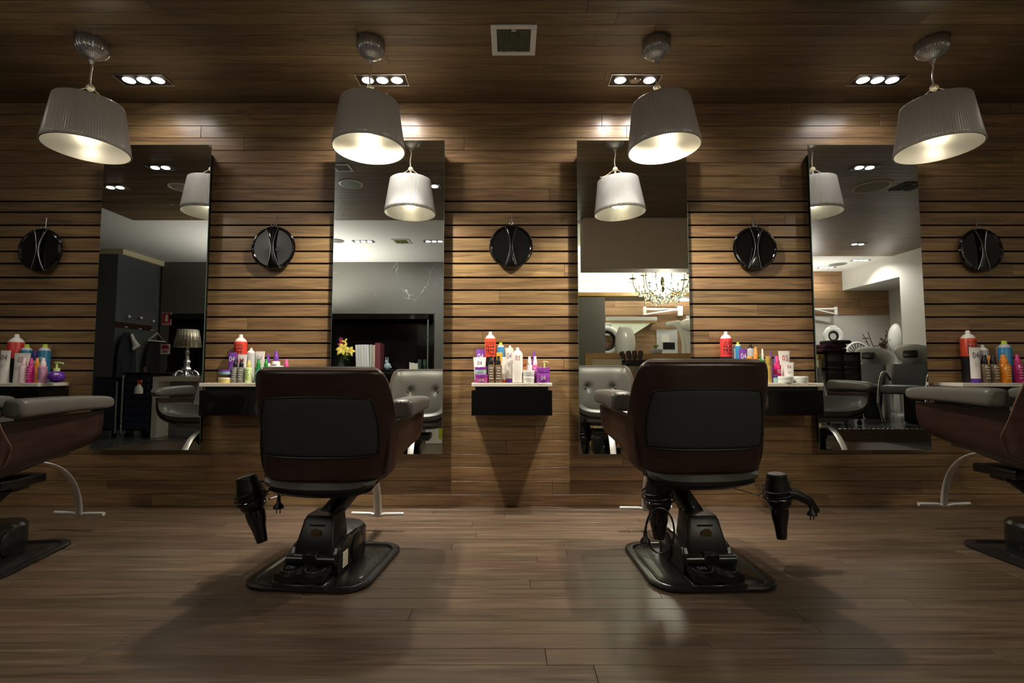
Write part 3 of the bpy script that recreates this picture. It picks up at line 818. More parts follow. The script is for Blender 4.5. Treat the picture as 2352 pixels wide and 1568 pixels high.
# ================================================================== HAIR DRYERS
def dryer(P, rot, label, handle=True, hdir=1, cone=.15, plug=(0, 0, 0), loop=None):
    t = thing('hair_dryer', label, 'hair dryer', P, 0, 'black hair dryers in chrome rings')
    t.scale = (1.22, 1.22, 1.22); bm = B(); R = rot
    lathe(bm, [(.0, .088), (.026, .09), (.033, .088), (.036, .078), (.035, .07), (.041, .05), (.044, .0), (.042, -.02), (.036, -.03), (.030, -.036)], 28, rot=R)
    bd = obj('barrel', bm, M_BLACKPL, t)
    bm = B(); lathe(bm, [(.031, -.03), (.033, -.045), (.031, -.07), (.024, -.10), (.018, -cone), (.0, -cone)], 24, rot=R, sy=.75); obj('nozzle', bm, M_BLACK, t)
    bm = B(); lathe(bm, [(0, .091), (.024, .0925), (.03, .09)], 24, rot=R); obj('rear_grille', bm, flat('dryer_mesh', '#3f3d3b', .6), bd)
    if handle:
        bm = B(); tube(bm, [R @ Vector(p) for p in ((hdir*.02, -.01, .02), (hdir*.06, -.02, .012), (hdir*.10, -.02, -.012), (hdir*.125, -.02, -.05))], [.022, .020, .018, .014], 12, ry=None); obj('handle', bm, M_BLACKPL, t)
    bm = B()
    n = 110; pts = []
    for i in range(n):
        f = i/n; a = 2*PI*3.3*f; rr = .050+.004*math.sin(5*f*PI)
        pts.append(R @ Vector((rr*math.cos(a), rr*.95*math.sin(a), .045-.05*f+.010*math.sin(a+1))))
    end = Vector(plug)
    pts += bez(pts[-1], pts[-1]+Vector((hdir*.05, -.03, .03)), end+Vector((0, 0, .08)), end+Vector((0, 0, .03)), 14)[1:]
    tube(bm, pts, .0032, 6); cd = obj('cord', bm, M_BLACKPL, t)
    bm = B(); lathe(bm, [(.005, .032), (.007, .01), (.0165, -.002), (.018, -.010), (.0, -.012)], 14, end)
    for sx in (-.006, .006): bx(bm, end.x+sx-.0008, end.x+sx+.0008, end.y-.003, end.y+.003, end.z-.028, end.z-.01)
    obj('plug', bm, M_BLACKPL, cd)
    if loop:
        bm = B(); tube(bm, [Vector(p) for p in loop], .0034, 6, True); obj('cord_loop', bm, M_BLACKPL, t)
dryer(HA, ry_(-16) @ rz(20), 'black hair dryer wrapped in its cord, hanging left of the left central chair', handle=False, plug=(.105, -.02, -.01))
LB = [(-.01+.048*math.sin(a)*1.0, -.05, -.085+.075*math.cos(a)) for a in [2*PI*i/20 for i in range(20)]]
dryer(HB, rz(-20), 'black hair dryer with a looped hanging cord, left side of the right central chair', handle=False, cone=.13, plug=(-.06, -.05, -.115), loop=LB)
dryer(HC, ry_(-3), 'black hair dryer with its handle out, right side of the right central chair', plug=(.105, -.03, -.045))

# ================================================================== SHELVES
SF = 2.99                                 # shelf front edge distance
SZ = CZ+ray(1174, 879.5)[1]*SF            # shelf top
def shelf(xc, w, label, blab):
    t = thing('wall_shelf', label, 'shelf', (xc, 0, SZ-.2), 0, 'marble topped wall shelves')
    yf = -D+SF
    bm = B(); bx(bm, -w/2, w/2, yf, -.0005, .178, .2, .002); obj('marble_top', bm, M_MARB_W, t, False)
    bm = B(); bx(bm, -w/2, w/2, yf+.006, -.0005, .0, .155, .0015); dr = obj('drawer', bm, M_BLACK, t, False)
    bm = B(); bx(bm, -w/2+.025, w/2-.025, yf+.02, -.0005, .155, .178); obj('carcass', bm, M_BLACKPL, t, False)
    return t
shelf(-3.18, .53, 'white marble topped black drawer shelf at the left edge of the photo', '')
shelf(-1.665, .52, 'white marble topped black drawer shelf half behind the left central chair', '')
shelf(0.003, .497, 'white marble topped black drawer shelf alone in the middle of the wall', '')
shelf(1.665, .52, 'white marble topped black drawer shelf half behind the right central chair', '')
shelf(3.03, .50, 'white marble topped black drawer shelf at the right edge of the photo', '')

# ================================================================== HAIR PRODUCTS
def pm(col, rough=.35, **k): return flat('product_'+col.lstrip('#')+('t' if k.get('trans') else ''), col, rough, **k)
def lab(t, s, h, wmax, r, z, col, parent=None, y=None):
    bm = textmesh(s, h, wmax, bend=r if y is None else 0)
    bmesh.ops.translate(bm, verts=bm.verts, vec=(0, -(r+.0006) if y is None else y, z))
    return obj('lettering', bm, pm(col, .5), parent or t, False)
def product(kind, xc, y, h, w, c1, c2, text, tcol, label, shelfname, z0=0.0, c3=None, yaw=0, tip=None):
    names = {'can': 'spray_can', 'tube': 'product_tube', 'mist': 'spray_bottle', 'jar': 'product_jar', 'pump': 'pump_bottle', 'bottle': 'product_bottle', 'round': 'pump_bottle', 'tray': 'glass_tray'}
    cats = {'can': 'spray can', 'tube': 'tube', 'mist': 'spray bottle', 'jar': 'jar', 'pump': 'pump bottle', 'bottle': 'bottle', 'round': 'pump bottle', 'tray': 'tray'}
    t = thing(names[kind], label, cats[kind], (xc, y, SZ+z0+.0005), yaw, 'hair products on the '+shelfname+' shelf')
    r = w/2
    if kind == 'can':          # c1 band colour, c2 cap colour, c3 lower colour
        lo = h*.5 if c3 else .004; sh = h-r*1.35
        if c3: bm = B(); lathe(bm, [(0, 0), (r*.97, 0), (r, .004), (r, lo)], 28); obj('lower_body', bm, pm(c3), t)
        bm = B(); lathe(bm, [(0, lo*.99), (r, lo), (r, sh), (r*.97, sh+.003), (r*.93, sh+.004), (0, sh+.004)], 28); body = obj('body', bm, pm(c1, .3), t)
        bm = B(); lathe(bm, [(r*.92, sh+.003), (r*.9, sh+r*.25), (r*.62, sh+r*.62), (r*.34, sh+r*.8), (r*.3, h-r*.15), (r*.22, h), (0, h)], 24); obj('cap', bm, pm(c2, .3), t)
        if tip: bm = B(); lathe(bm, [(r*.42, h-r*.62), (r*.4, h+.0006), (0, h+.0006)], 20); obj('nozzle', bm, pm(tip, .3), t)
        if text:
            n = len(text)
            for i, (s_, hh_, zz) in enumerate(text): lab(t, s_, hh_*h, w*.85, r, zz*h, tcol, body)
    elif kind == 'dome':
        pass
    elif kind == 'tube':       # flat crimped top, cap down
        bm = B()
        def tf(u, v):
            a = 2*PI*u; k = v**1.2; rx_ = r*(.78+.22*k); ry2 = r*.62*(1-k)+.0025*k
            return Vector((rx_*math.cos(a), ry2*math.sin(a), h*.12+h*.88*v))
        q = grid(bm, tf, 28, 10, cu=True); bm.faces.new([a[-1] for a in q]); bm.faces.new([a[0] for a in q])
        body = obj('body', bm, pm(c1), t)
        bm = B(); lathe(bm, [(0, 0), (r*.78, 0), (r*.8, h*.12)], 24, sy=.82); obj('cap', bm, pm(c2), t)
        if text:
            bm = textmesh(text, h*.17, w*.62)
            for v_ in bm.verts:
                z_ = v_.co.z+h*.78; k = ((z_-h*.12)/(h*.88))**1.2
                v_.co = Vector((v_.co.x, -(r*.62*(1-k)+.0025*k)-.0012, z_))
            obj('lettering', bm, pm(tcol, .5), body, False)
            bm = B()
            for i in range(3):
                z_ = h*(.55-i*.045); k = ((z_-h*.12)/(h*.88))**1.2; y_ = -(r*.62*(1-k)+.0025*k)-.001
                bx(bm, -w*.2, w*(.2-.06*i), y_-.0003, y_, z_, z_+h*.012)
            obj('print', bm, pm('#b5aab0', .5), body, False)
    elif kind in ('mist', 'pump', 'bottle'):
        bh = h*.68
        bm = B(); lathe(bm, [(0, 0), (r*.96, 0), (r, .003), (r, bh*.92), (r*.9, bh*.97), (r*.5, bh)], 24)
        body = obj('body', bm, pm(c1, .15, coat=.4), t)
        bm = B(); lathe(bm, [(r*.62, bh*.985), (r*.64, bh+.004), (r*.6, h*.80), (r*.56, h*.84), (r*.44, h*.86), (r*.40, h*.98), (r*.34, h), (0, h)], 20)
        if kind == 'pump': bx(bm, -r*.2, r*1.5, -r*.2, r*.2, h*.955, h)
        obj('cap', bm, pm(c2, .3), t)
        if text: lab(t, text, h*.14, w*.8, r, bh*.62, tcol, body)
        elif tcol:
            bm = B()
            for i in range(5):
                z_ = bh*(.22+.14*i); ww = r*(.55-.12*(i % 2))
                q = [(-ww*1.0 + 2*ww*k/4) for k in range(5)]
                for k in range(4):
                    a, b = q[k], q[k+1]; ya = -math.sqrt(r*r-a*a)-.0006; yb = -math.sqrt(r*r-b*b)-.0006
                    bm.faces.new([bm.verts.new(p) for p in ((a, ya, z_), (b, yb, z_), (b, yb, z_+bh*.055), (a, ya, z_+bh*.055))])
            obj('print', bm, pm(tcol, .5), body, False)
    elif kind == 'jar':
        bm = B(); lathe(bm, [(0, 0), (r*.95, 0), (r, .003), (r, h*.62), (r*.97, h*.64)], 28); body = obj('body', bm, pm(c1, .3), t)
        bm = B(); lathe(bm, [(r*.95, h*.63), (r*1.02, h*.66), (r*1.02, h*.96), (r*.97, h), (0, h)], 28); obj('lid', bm, pm(c2, .3), t)
        if text: lab(t, text, h*.28, w*.7, r, h*.33, tcol, body)
    elif kind == 'round':
        bm = B(); ball(bm, (0, 0, h*.29), r, (1, .8, h*.29/r), 24); obj('body', bm, pm(c1, .15, coat=.5), t)
        bm = B(); cyl(bm, (0, 0, h*.54), (0, 0, h*.7), r*.34, seg=18); cyl(bm, (0, 0, h*.7), (0, 0, h*.92), r*.13, r*.13, 12)
        tube(bm, [(-r*.3, 0, h*.95), (r*.1, 0, h*.97), (r*.7, 0, h*.94), (r*.85, 0, h*.90)], r*.1, 8); obj('pump_head', bm, pm(c2, .3), t)
        bm = B(); ball(bm, (r*.25, -r*.5, h*.40), r*.35, (1.3, .5, .6), 12); obj('price_label', bm, pm('#d9c9e2', .5), t)
    elif kind == 'tray':
        bm = B(); bx(bm, -r, r, -.045, .045, 0, .004, .001)
        for a, b, c, d_ in ((-r, r, -.045, -.042), (-r, r, .042, .045), (-r, -r+.003, -.045, .045), (r-.003, r, -.045, .045)): bx(bm, a, b, c, d_, .003, h)
        obj('tray_body', bm, pm('#b9c0c0', .15, coat=.5), t, False)
    return t
ROWD = (3.035, 3.085, 3.145)
def place(shelfname, items, on=SZ):
    for it in items:
        kind, px, top, wpx, row, c1, c2, text, tcol, desc = it[:10]
        ex = it[10] if len(it) > 10 else {}
        d = ROWD[row]; a, _ = ray(px, 860); X = a*d; wid = wpx*d/F
        ztop = CZ+ray(px, top)[1]*d; z0 = ex.get('z0', 0.0); h = ztop-SZ-z0
        pre = '' if 'shelf' in desc else ' on the '+shelfname+' shelf'
        product(kind, X, -D+d, h, wid, c1, c2, text, tcol, desc+pre, shelfname, z0, ex.get('c3'), 0, ex.get('tip'))
FREE = [('25% EXTRA', .065, .765), ('FREE', .17, .63)]
R1, PU, WH, BK, LG, GY = '#d8412f', '#7a3fa8', '#e9e5e0', '#17171a', '#b9dc3c', '#bfc0c0'
BR, MG, OR, BL = '#6d5a48', '#cf2a7c', '#e58a26', '#2d7fb0'
place('middle', [
 ('can', 1126, 762, 25, 2, '#e0533a', WH, FREE, '#2a1512', 'tall red and black spray can with a white nozzle', {'c3': BK}),
 ('tube', 1103.6, 802, 22, 2, '#8b52b4', '#6a3a96', '04', '#efe8f4', 'purple tube printed 04'),
 ('tube', 1101.6, 820.4, 30, 1, WH, PU, '04', '#7b5a78', 'white tube printed 04 behind the stacked jars'),
 ('jar', 1106, 859.5, 30, 0, '#b04c90', '#8a3c98', 'HAIR', '#f0dff0', 'pink jar with a purple lid, bottom of the stack'),
 ('jar', 1104, 842.6, 27, 0, '#bcd3da', '#8143a0', None, None, 'pale blue jar with a purple lid standing on the pink jar', {'z0': .05}),
 ('mist', 1128.5, 817.5, 16.5, 0, BR, BK, None, '#c9c3b8', 'smoky brown spray bottle with a black top, left of the pair'),
 ('mist', 1145, 817.5, 16.5, 0, BR, BK, None, '#c9c3b8', 'smoky brown spray bottle with a black top, right of the pair'),
 ('can', 1150, 786.7, 17, 2, '#3f8fc0', GY, None, None, 'blue spray can with a silver shoulder and lime nozzle', {'tip': LG}),
 ('tube', 1147, 809, 14, 1, '#e2b04e', '#c98c2a', None, None, 'yellow orange tube behind the brown spray bottles'),
 ('bottle', 1130, 821, 15, 1, '#dd7f22', '#e4943a', None, None, 'orange bottle behind the brown spray bottles'),
 ('tube', 1157.5, 819.6, 13, 1, WH, '#d0602a', None, None, 'slim white tube with an orange cap'),
 ('tube', 1169.5, 799, 18, 1, WH, PU, '04', '#9a8a9a', 'tall white tube with a purple cap'),
 ('can', 1171.5, 793.6, 18, 2, GY, WH, None, None, 'silver spray can behind the white tubes'),
 ('can', 1189, 798, 23, 0, WH, '#f2efea', [('03', .13, .70)], '#b8768c', 'tall white spray bottle printed 03'),
 ('bottle', 1204.7, 824.7, 14, 2, '#a8683a', '#8a5230', None, '#d9a050', 'amber bottle behind the white jars'),
 ('jar', 1214, 864, 27, 0, '#dfe0df', '#eeeeec', None, None, 'lower white jar of the stack of two'),
 ('jar', 1214, 850.5, 27, 0, '#dfe0df', '#eeeeec', None, None, 'upper white jar of the stack of two', {'z0': .038}),
 ('bottle', 1216.5, 818.7, 14, 1, '#e6d3da', WH, '03', '#c03a52', 'pale pink bottle printed 03'),
 ('bottle', 1229.5, 818.2, 14, 1, '#c24d86', WH, None, '#e8c6d8', 'pink bottle with a white cap'),
 ('bottle', 1226.6, 806.6, 12, 2, '#8040a6', PU, None, None, 'slim purple bottle at the back'),
 ('jar', 1247, 844, 31, 0, '#8d3fa0', '#7d3394', '04', '#e7d7f2', 'wide purple jar printed 04 at the right end'),
 ('round', 1250.6, 828.5, 22, 2, '#8040a6', '#cfe08a', None, None, 'bottle with a pale green pump head behind the purple jar'),
])
place('left central', [
 ('can', 549.4, 768, 27, 2, '#d8412f', WH, FREE, '#2a1512', 'tall red and black spray can with a white nozzle', {'c3': BK}),
 ('tube', 532, 809, 20, 1, '#7f45ac', PU, '04', '#efe8f4', 'purple tube printed 04 left of the red spray can'),
 ('tube', 554, 814, 22, 1, WH, WH, '09', '#c9505c', 'white tube printed 09 in front of the red spray can'),
 ('jar', 517, 867, 28, 0, '#e4cf7a', '#efe6c4', None, None, 'yellow jar at the left end, bottom of the stack'),
 ('jar', 517, 849.4, 27, 0, '#9cc3d0', PU, None, None, 'blue jar with a purple lid standing on the yellow jar', {'z0': .052}),
 ('mist', 538.7, 825.7, 15, 0, '#7b7a70', BK, None, '#c9c8bd', 'grey spray bottle with a black top, left of the pair'),
 ('mist', 552.6, 825.7, 15, 0, '#7b7a70', BK, None, '#c9c8bd', 'grey spray bottle with a black top, right of the pair'),
 ('bottle', 569.5, 827, 15, 0, '#cfe0a4', '#d9c878', None, '#86b83c', 'clear bottle with green dots beside the chair back'),
 ('can', 574, 799, 18, 2, GY, WH, None, None, 'silver spray can with a domed white cap'),
 ('tube', 595, 807, 22, 2, WH, WH, '04', '#a8a0b0', 'large white tube printed 04'),
 ('bottle', 591.5, 824, 14, 0, '#2f7050', '#2f8a34', '02', '#e8efe8', 'dark green bottle printed 02, left of the pair'),
 ('bottle', 609.5, 824, 14, 0, '#2f7050', '#2f8a34', '02', '#e8efe8', 'dark green bottle printed 02, right of the pair'),
 ('tube', 602, 826, 18, 1, WH, WH, None, None, 'white tube between the two green bottles'),
 ('bottle', 613.7, 812.7, 12, 2, '#e4e0e6', PU, None, None, 'small white bottle with a purple cap'),
 ('bottle', 632, 806, 18, 2, WH, PU, None, '#6d5a80', 'large white bottle with a purple cap'),
 ('jar', 634, 840, 30, 0, '#efd9dc', '#f0ece8', None, '#d58a98', 'pink and white jar above the chair back'),
 ('bottle', 655.8, 825, 14, 0, '#d3407e', '#e05a98', '01', '#f4dce8', 'pink bottle printed 01 right of the white jar'),
 ('jar', 669.5, 844, 15, 1, '#242326', '#1c1b1e', None, None, 'small flat black tin at the right end'),
])
place('right central', [
 ('can', 1670.4, 761.4, 26, 2, '#d63a3a', WH, FREE, '#2a1512', 'tall red and black spray can with a white nozzle', {'c3': BK}),
 ('tube', 1689.5, 800, 11, 2, WH, WH, None, None, 'slim white tube right of the red spray can'),
 ('can', 1698, 786, 15, 2, '#3f8fc0', GY, None, None, 'blue spray can with a silver shoulder and lime nozzle', {'tip': LG}),
 ('tube', 1709, 801, 20, 1, '#7f45ac', PU, '04', '#efe8f4', 'purple tube printed 04'),
 ('can', 1727, 790.5, 17, 2, '#b8babf', BK, None, None, 'silver spray can with a black nozzle'),
 ('bottle', 1738.5, 797, 15, 1, '#e08a40', '#eda04e', None, None, 'orange spray bottle'),
 ('bottle', 1754, 801, 10, 2, '#3d8a48', WH, None, None, 'slim bottle with a white cap'),
 ('bottle', 1749, 816, 10, 0, '#2f7a3c', '#2f8a34', None, None, 'small green bottle above the chair back'),
 ('jar', 1725, 818.5, 13, 0, '#d98a30', '#e8a040', None, None, 'orange jar above the chair back'),
 ('jar', 1767, 818, 12, 0, '#c2a45a', '#b89a50', None, None, 'gold topped jar above the chair back'),
 ('bottle', 1773, 806, 9, 2, '#8a50b0', PU, None, None, 'slim purple bottle at the back'),
 ('bottle', 1783, 815, 10, 2, '#e89a50', '#7a60b0', None, None, 'small orange bottle with a violet cap'),
 ('bottle', 1787.5, 817, 15, 1, '#d22a70', '#dd4a88', '03', '#f4dce8', 'magenta bottle printed 03'),
 ('jar', 1802, 864, 36, 0, '#d5d8d6', '#e2e4e0', None, None, 'flat white jar, left of the two at the front', {}),
 ('jar', 1840, 864, 30, 0, '#d5d8d6', '#e2e4e0', None, None, 'flat white jar at the right end'),
 ('jar', 1781.5, 861, 11, 0, '#9cc3c8', '#5a4a90', None, None, 'tiny blue jar with a violet lid'),
 ('tube', 1803.6, 806, 27, 2, WH, WH, '03', '#c0506c', 'tall white tube printed 03'),
 ('tube', 1812.5, 832, 27, 1, WH, PU, '04', '#a05a78', 'shorter white tube printed 04 in front of the tall one'),
])
place('leftmost', [
 ('can', 31, 767.4, 30, 2, '#c23a34', WH, None, '#2a1512', 'tall red and black spray can with a white nozzle', {'c3': BK}),
 ('tube', 8, 805, 24, 1, WH, WH, '04', '#5c5266', 'white tube printed 04 at the left edge of the photo'),
 ('tube', 47, 811, 38, 1, WH, WH, '03', '#b0405a', 'wide white tube printed 03'),
 ('can', 55.5, 791, 22, 2, '#2a6f96', GY, None, None, 'blue spray can with a lime nozzle, left of the pair', {'tip': LG}),
 ('can', 97.5, 791, 23, 2, '#2a6f96', GY, [('BED', .09, .62), ('HEAD', .09, .47)], '#d5dfe6', 'blue spray can with a lime nozzle, right of the pair', {'tip': LG}),
 ('bottle', 76.5, 804, 15, 2, '#e4dcea', '#5a3590', None, None, 'white bottle with a dark purple cap between the blue cans'),
 ('bottle', 52, 822, 16, 0, '#e9cfd6', '#efd9dd', None, None, 'pale pink bottle in front of the wide tube'),
 ('bottle', 67.6, 822, 14, 0, '#c7267e', '#d24a92', None, '#e79cc6', 'magenta bottle'),
 ('bottle', 81.6, 822, 14, 1, '#dc8a3c', '#ee9a3a', None, '#f2d4a0', 'orange bottle'),
 ('bottle', 95.6, 822, 17, 0, '#c58aa6', '#f0dfe2', None, '#6f6aa8', 'clear pink bottle with a white cap'),
 ('round', 127.5, 831, 36, 0, '#5c2a96', '#c3d98a', None, None, 'round purple bottle with a pale green pump head'),
])
place('rightmost', [
 ('can', 2230, 759, 29, 2, '#cf4a34', WH, FREE, '#2a1512', 'tall orange red and black spray can with a white nozzle', {'c3': BK}),
 ('tube', 2243, 798, 25, 0, WH, '#5a3590', '04', '#5c4a70', 'white tube printed 04 with a purple cap'),
 ('can', 2262, 791.7, 21, 2, '#9a9a9a', WH, None, None, 'silver spray can with a white dome'),
 ('mist', 2264.6, 815, 19, 0, BR, BK, None, '#b9ada0', 'smoky brown spray bottle with a black top, left of the pair'),
 ('mist', 2285, 815, 19, 0, BR, BK, None, '#b9ada0', 'smoky brown spray bottle with a black top, right of the pair'),
 ('tube', 2281, 816.5, 20, 1, '#e0a050', OR, None, None, 'yellow orange tube behind the brown spray bottles'),
 ('bottle', 2296, 797.4, 9, 2, '#dd7a3a', '#e07a40', None, None, 'slim orange bottle at the back'),
 ('can', 2313, 782.7, 25, 1, '#2f7fae', GY, None, None, 'large blue spray can with a silver shoulder and lime nozzle', {'tip': LG}),
 ('bottle', 2309, 814.6, 24, 0, '#d97f22', '#e88f30', None, '#e8b060', 'wide orange bottle'),
 ('bottle', 2341, 814, 17, 0, '#b0246c', '#c93a84', None, '#d98ab6', 'magenta bottle at the right edge of the photo'),
])
# ================================================================== THE ROOM BEHIND THE CAMERA (seen in the mirrors)
# --- marble table with a baroque table lamp
ty = yv(6.43); tz = .80
tx0 = V(346, 940, 6.43).x
t = thing('console_table', 'white marble waterfall table mirrored at the right side of the leftmost mirror', 'table', (tx0, ty, 0))
bm = B(); bx(bm, 0, 1.5, -.42, 0, tz-.06, tz, .002); obj('table_top', bm, M_MARB_W, t, False)
for x in (0, 1.42):
    bm = B(); bx(bm, x, x+.08, -.22, 0, 0, tz-.06, .002); obj('leg', bm, M_MARB_W, t, False)
lp = V(427, 865, 6.6)
t = thing('table_lamp', 'silver baroque table lamp with a pleated shade on the marble table', 'table lamp', (lp.x, yv(6.6), tz+.001))
M_SILV = flat('silvered_plastic', '#c9ccd2', .12, .9)
bm = B(); lathe(bm, [(0, 0), (.12, 0), (.13, .012), (.10, .03), (.05, .05), (.045, .08), (.06, .10), (.035, .13), (.03, .17), (.042, .2), (.022, .23), (.02, .3), (.03, .33), (.018, .36), (.014, .40)], 24, flute=.12, nfl=5); st = obj('stem', bm, M_SILV, t)
for k in range(6):
    a = PI/3*k; bm = B()
    tube(bm, [(.05*math.cos(a), .05*math.sin(a), .06), (.10*math.cos(a), .10*math.sin(a), .075), (.14*math.cos(a), .14*math.sin(a), .05), (.155*math.cos(a), .155*math.sin(a), .015)], [.02, .015, .014, .02], 8); obj('scroll_foot', bm, M_SILV, st)
bm = B(); lathe(bm, [(.125, .64), (.165, .40)], 96, flute=.02, nfl=24, cap=False); obj('lamp_shade', bm, flat('silver_shade', '#bdb5a2', .2, .6), t, solid=.002)
bm = B(); ball(bm, (0, 0, .50), .03, seg=12); obj('bulb', bm, flat('bulb_soft', '#fff1d0', .4, emit=6), t)
# --- hooks and hanging clothes on the pier side wall
def dvX(px): return 5.90*F/(CX0-px)*.985
def hookpt(px, py):
    dv = 5.90*1100/(CX0-px); p = V(px, py, dv); p.x = -5.90; return p
M_HOOK = flat('white_ceramic', '#d9d6cc', .25)
hk = [(293, 727, 'upper'), (321, 730, 'upper'), (350, 737, 'upper'), (287, 751, 'lower'), (320, 755, 'lower'), (347, 758, 'lower')]
rows_ = ('left', 'middle', 'right')
for i, (px, py, nm) in enumerate(hk):
    p = hookpt(px, py)
    t = thing('coat_hook', 'white coat knob in the %s row, %s one, mirrored in the leftmost mirror' % (nm, rows_[i % 3]), 'hook', p, 0, 'white coat knobs on the dark wall')
    bm = B(); cyl(bm, (0.001, 0, 0), (.05, 0, 0), .008, seg=10); obj('stem', bm, M_SATIN, t)
    bm = B(); ball(bm, (.055, 0, 0), .024, (.7, 1, 1 if nm == 'upper' else .5), 12); obj('knob', bm, M_HOOK, t)
a, b = hookpt(268, 744), hookpt(352, 752)
bm = B(); bx(bm, -5.90, -5.885, b.y, a.y, a.z-.04, a.z+.04, .003); tag(obj('hook_rail', bm, flat('mahogany_rail', '#3a1e14', .4)), 'dark red wooden rail behind the coat knobs in the leftmost mirror', 'rail')
def garment(px, pytop, pybot, w, mat, name, label, cat, hang=None):
    p = hookpt(px, pytop); q = hookpt(px, pybot); h = p.z-q.z
    t = thing(name, label, cat, (p.x+.02, p.y, q.z))
    bm = B()
    def f(u, v):
        a = 2*PI*u; wd = w*(.28+.72*min(1, (1-v)*2.2)**.6) * (1 if v < .97 else .6); dp = .07*(.5+.5*(1-v))
        fold = 1+.10*math.cos(9*a)*(1-v)
        return Vector((.075+dp*math.cos(a)*fold, wd*math.sin(a)*fold, h*v))
    r_ = grid(bm, f, 48, 14, cu=True); bm.faces.new([x[-1] for x in r_]); bm.faces.new([x[0] for x in r_]); obj('cloth', bm, mat, t)
    return t, h
M_CLOTH = flat('navy_cloth', '#1d1f2b', .85); M_CLOTH2 = flat('black_cloth', '#121214', .85)
t, h = garment(284, 764, 868, .17, M_CLOTH, 'salon_gown', 'navy gown with a white collar hanging on the left knob in the leftmost mirror', 'gown')
bm = B(); tube(bm, [(.15, .02, h*.97), (.165, .0, h*.85), (.17, -.06, h*.72), (.16, -.01, h*.62)], [.02, .03, .055, .01], 10); obj('white_collar', bm, M_HOOK, t)
t, h = garment(345, 782, 865, .15, M_CLOTH2, 'salon_gown', 'black gown hanging under the white clothes hanger in the leftmost mirror', 'gown')
p = hookpt(347, 783)
t = thing('clothes_hanger', 'white clothes hanger on the lower right knob in the leftmost mirror', 'hanger', (p.x+.14, p.y, p.z))
bm = B(); tube(bm, [(0, -.19, -.0), (0, 0, .13), (0, .19, 0)], .012, 8, True); obj('body', bm, M_HOOK, t)
bm = B(); tube(bm, [(0, 0, .13), (0, 0, .18), (0, .02, .20), (0, .0, .22)], .004, 6); obj('hook', bm, M_SATIN, t)
# --- safety signs on the marble wall
def sign(px0, px1, py0, py1, round_, label):
    a = V(px0, py0, 8.0); b = V(px1, py1, 8.0); y = YM+.001
    t = thing('safety_sign', label, 'sign', ((a.x+b.x)/2, y, (a.z+b.z)/2)); w = abs(b.x-a.x); h = abs(a.z-b.z)
    bm = B(); bx(bm, -w/2, w/2, 0, .006, -h/2, h/2, .001); obj('panel', bm, M_HOOK, t, False)
    bm = B()
    if not round_:
        bx(bm, -w*.46, w*.46, .006, .008, -h*.47, h*.47); obj('red_field', bm, flat('sign_red', '#a8202a', .5), t, False)
        bm = B(); bx(bm, -w*.14, w*.14, .008, .010, -h*.22, h*.22, .001); bx(bm, -w*.07, w*.1, .008, .010, h*.2, h*.34); bx(bm, -w*.4, w*.4, .008, .009, -h*.42, -h*.36); obj('extinguisher_symbol', bm, M_HOOK, t, False)
    else:
        lathe(bm, [(0, .0), (w*.42, .0), (w*.42, .003), (0, .003)], 32, (0, .006, h*.06), rx(-90), sy=1.0); obj('red_disc', bm, flat('sign_red', '#a8202a', .5), t)
        bm = B(); bx(bm, -w*.4, w*.4, .010, .012, -h*.2, h*.04); obj('white_band', bm, M_HOOK, t, False)
        bm = B()
        for k in range(3): bx(bm, -w*.3, w*.3, .0121, .013, -h*.16+k*h*.06, -h*.13+k*h*.06)
        obj('print', bm, flat('sign_red', '#a8202a', .5), t, False)
sign(369, 389, 717, 746, False, 'red fire extinguisher sign on the dark wall in the leftmost mirror')
sign(365, 386, 790, 813, True, 'white sign with a red round symbol on the dark wall in the leftmost mirror')
# --- black trolleys with chrome uprights and a spray bottle
def trolley(X, Y, z0, w, d, h, label, drawers=7, towels=False, open_=False):
    t = thing('salon_trolley', label, 'trolley', (X, Y, z0))
    bm = B(); zb = .09
    if open_:
        for x in (-w/2, -.02, w/2-.04): bx(bm, x, x+.04, -d/2, d/2, zb, h)
        for k in range(5): bx(bm, -w/2, w/2, -d/2, d/2, zb+k*(h-zb-.03)/4, zb+k*(h-zb-.03)/4+.03)
    else: bx(bm, -w/2, w/2, -d/2, d/2, zb, h, .006)
    obj('body', bm, M_BLACKPL, t, False)
    for k in range(drawers):
        z = zb+.03+k*(h-zb-.05)/drawers; dh = (h-zb-.05)/drawers*.8
        bm = B()
        if open_:
            bx(bm, -w/2+.045, -.025, d/2-.02, d/2+.01, z, z+dh*.5, .003); bx(bm, .025, w/2-.045, d/2-.02, d/2+.01, z, z+dh*.5, .003)
        else: 
            bx(bm, -w/2+.015, w/2-.015, d/2, d/2+.014, z, z+dh, .003)
            for m in range(3): bx(bm, -w/2+.02, w/2-.02, d/2+.014, d/2+.02, z+dh*(.2+.25*m), z+dh*(.3+.25*m))
        obj('drawer', bm, flat('navy_drawer', '#2c334a', .4) if not open_ else M_BLACK, t, False)
    for sx in (-1, 1):
        for sy in (-1, 1):
            bm = B(); cyl(bm, (sx*(w/2-.03)-.012, sy*(d/2-.03), .035), (sx*(w/2-.03)+.012, sy*(d/2-.03), .035), .034, seg=16); bx(bm, sx*(w/2-.03)-.006, sx*(w/2-.03)+.006, sy*(d/2-.03)-.01, sy*(d/2-.03)+.01, .05, .092); obj('castor', bm, M_BLACKPL, t)
    return t
t = trolley(-5.37, yv(6.6), 0, .30, .36, .80, 'dark blue black drawer trolley at the left in the leftmost mirror')
bm = B(); cyl(bm, (.165, .19, .06), (.165, .19, .74), .013, seg=12); obj('upright', bm, M_SATIN, t)
t = trolley(-4.94, yv(6.6), 0, .34, .36, .84, 'dark drawer trolley with a tray top beside the marble table in the leftmost mirror')
bm = B(); cyl(bm, (-.185, .195, .06), (-.185, .195, .82), .013, seg=12); obj('upright', bm, M_SATIN, t)
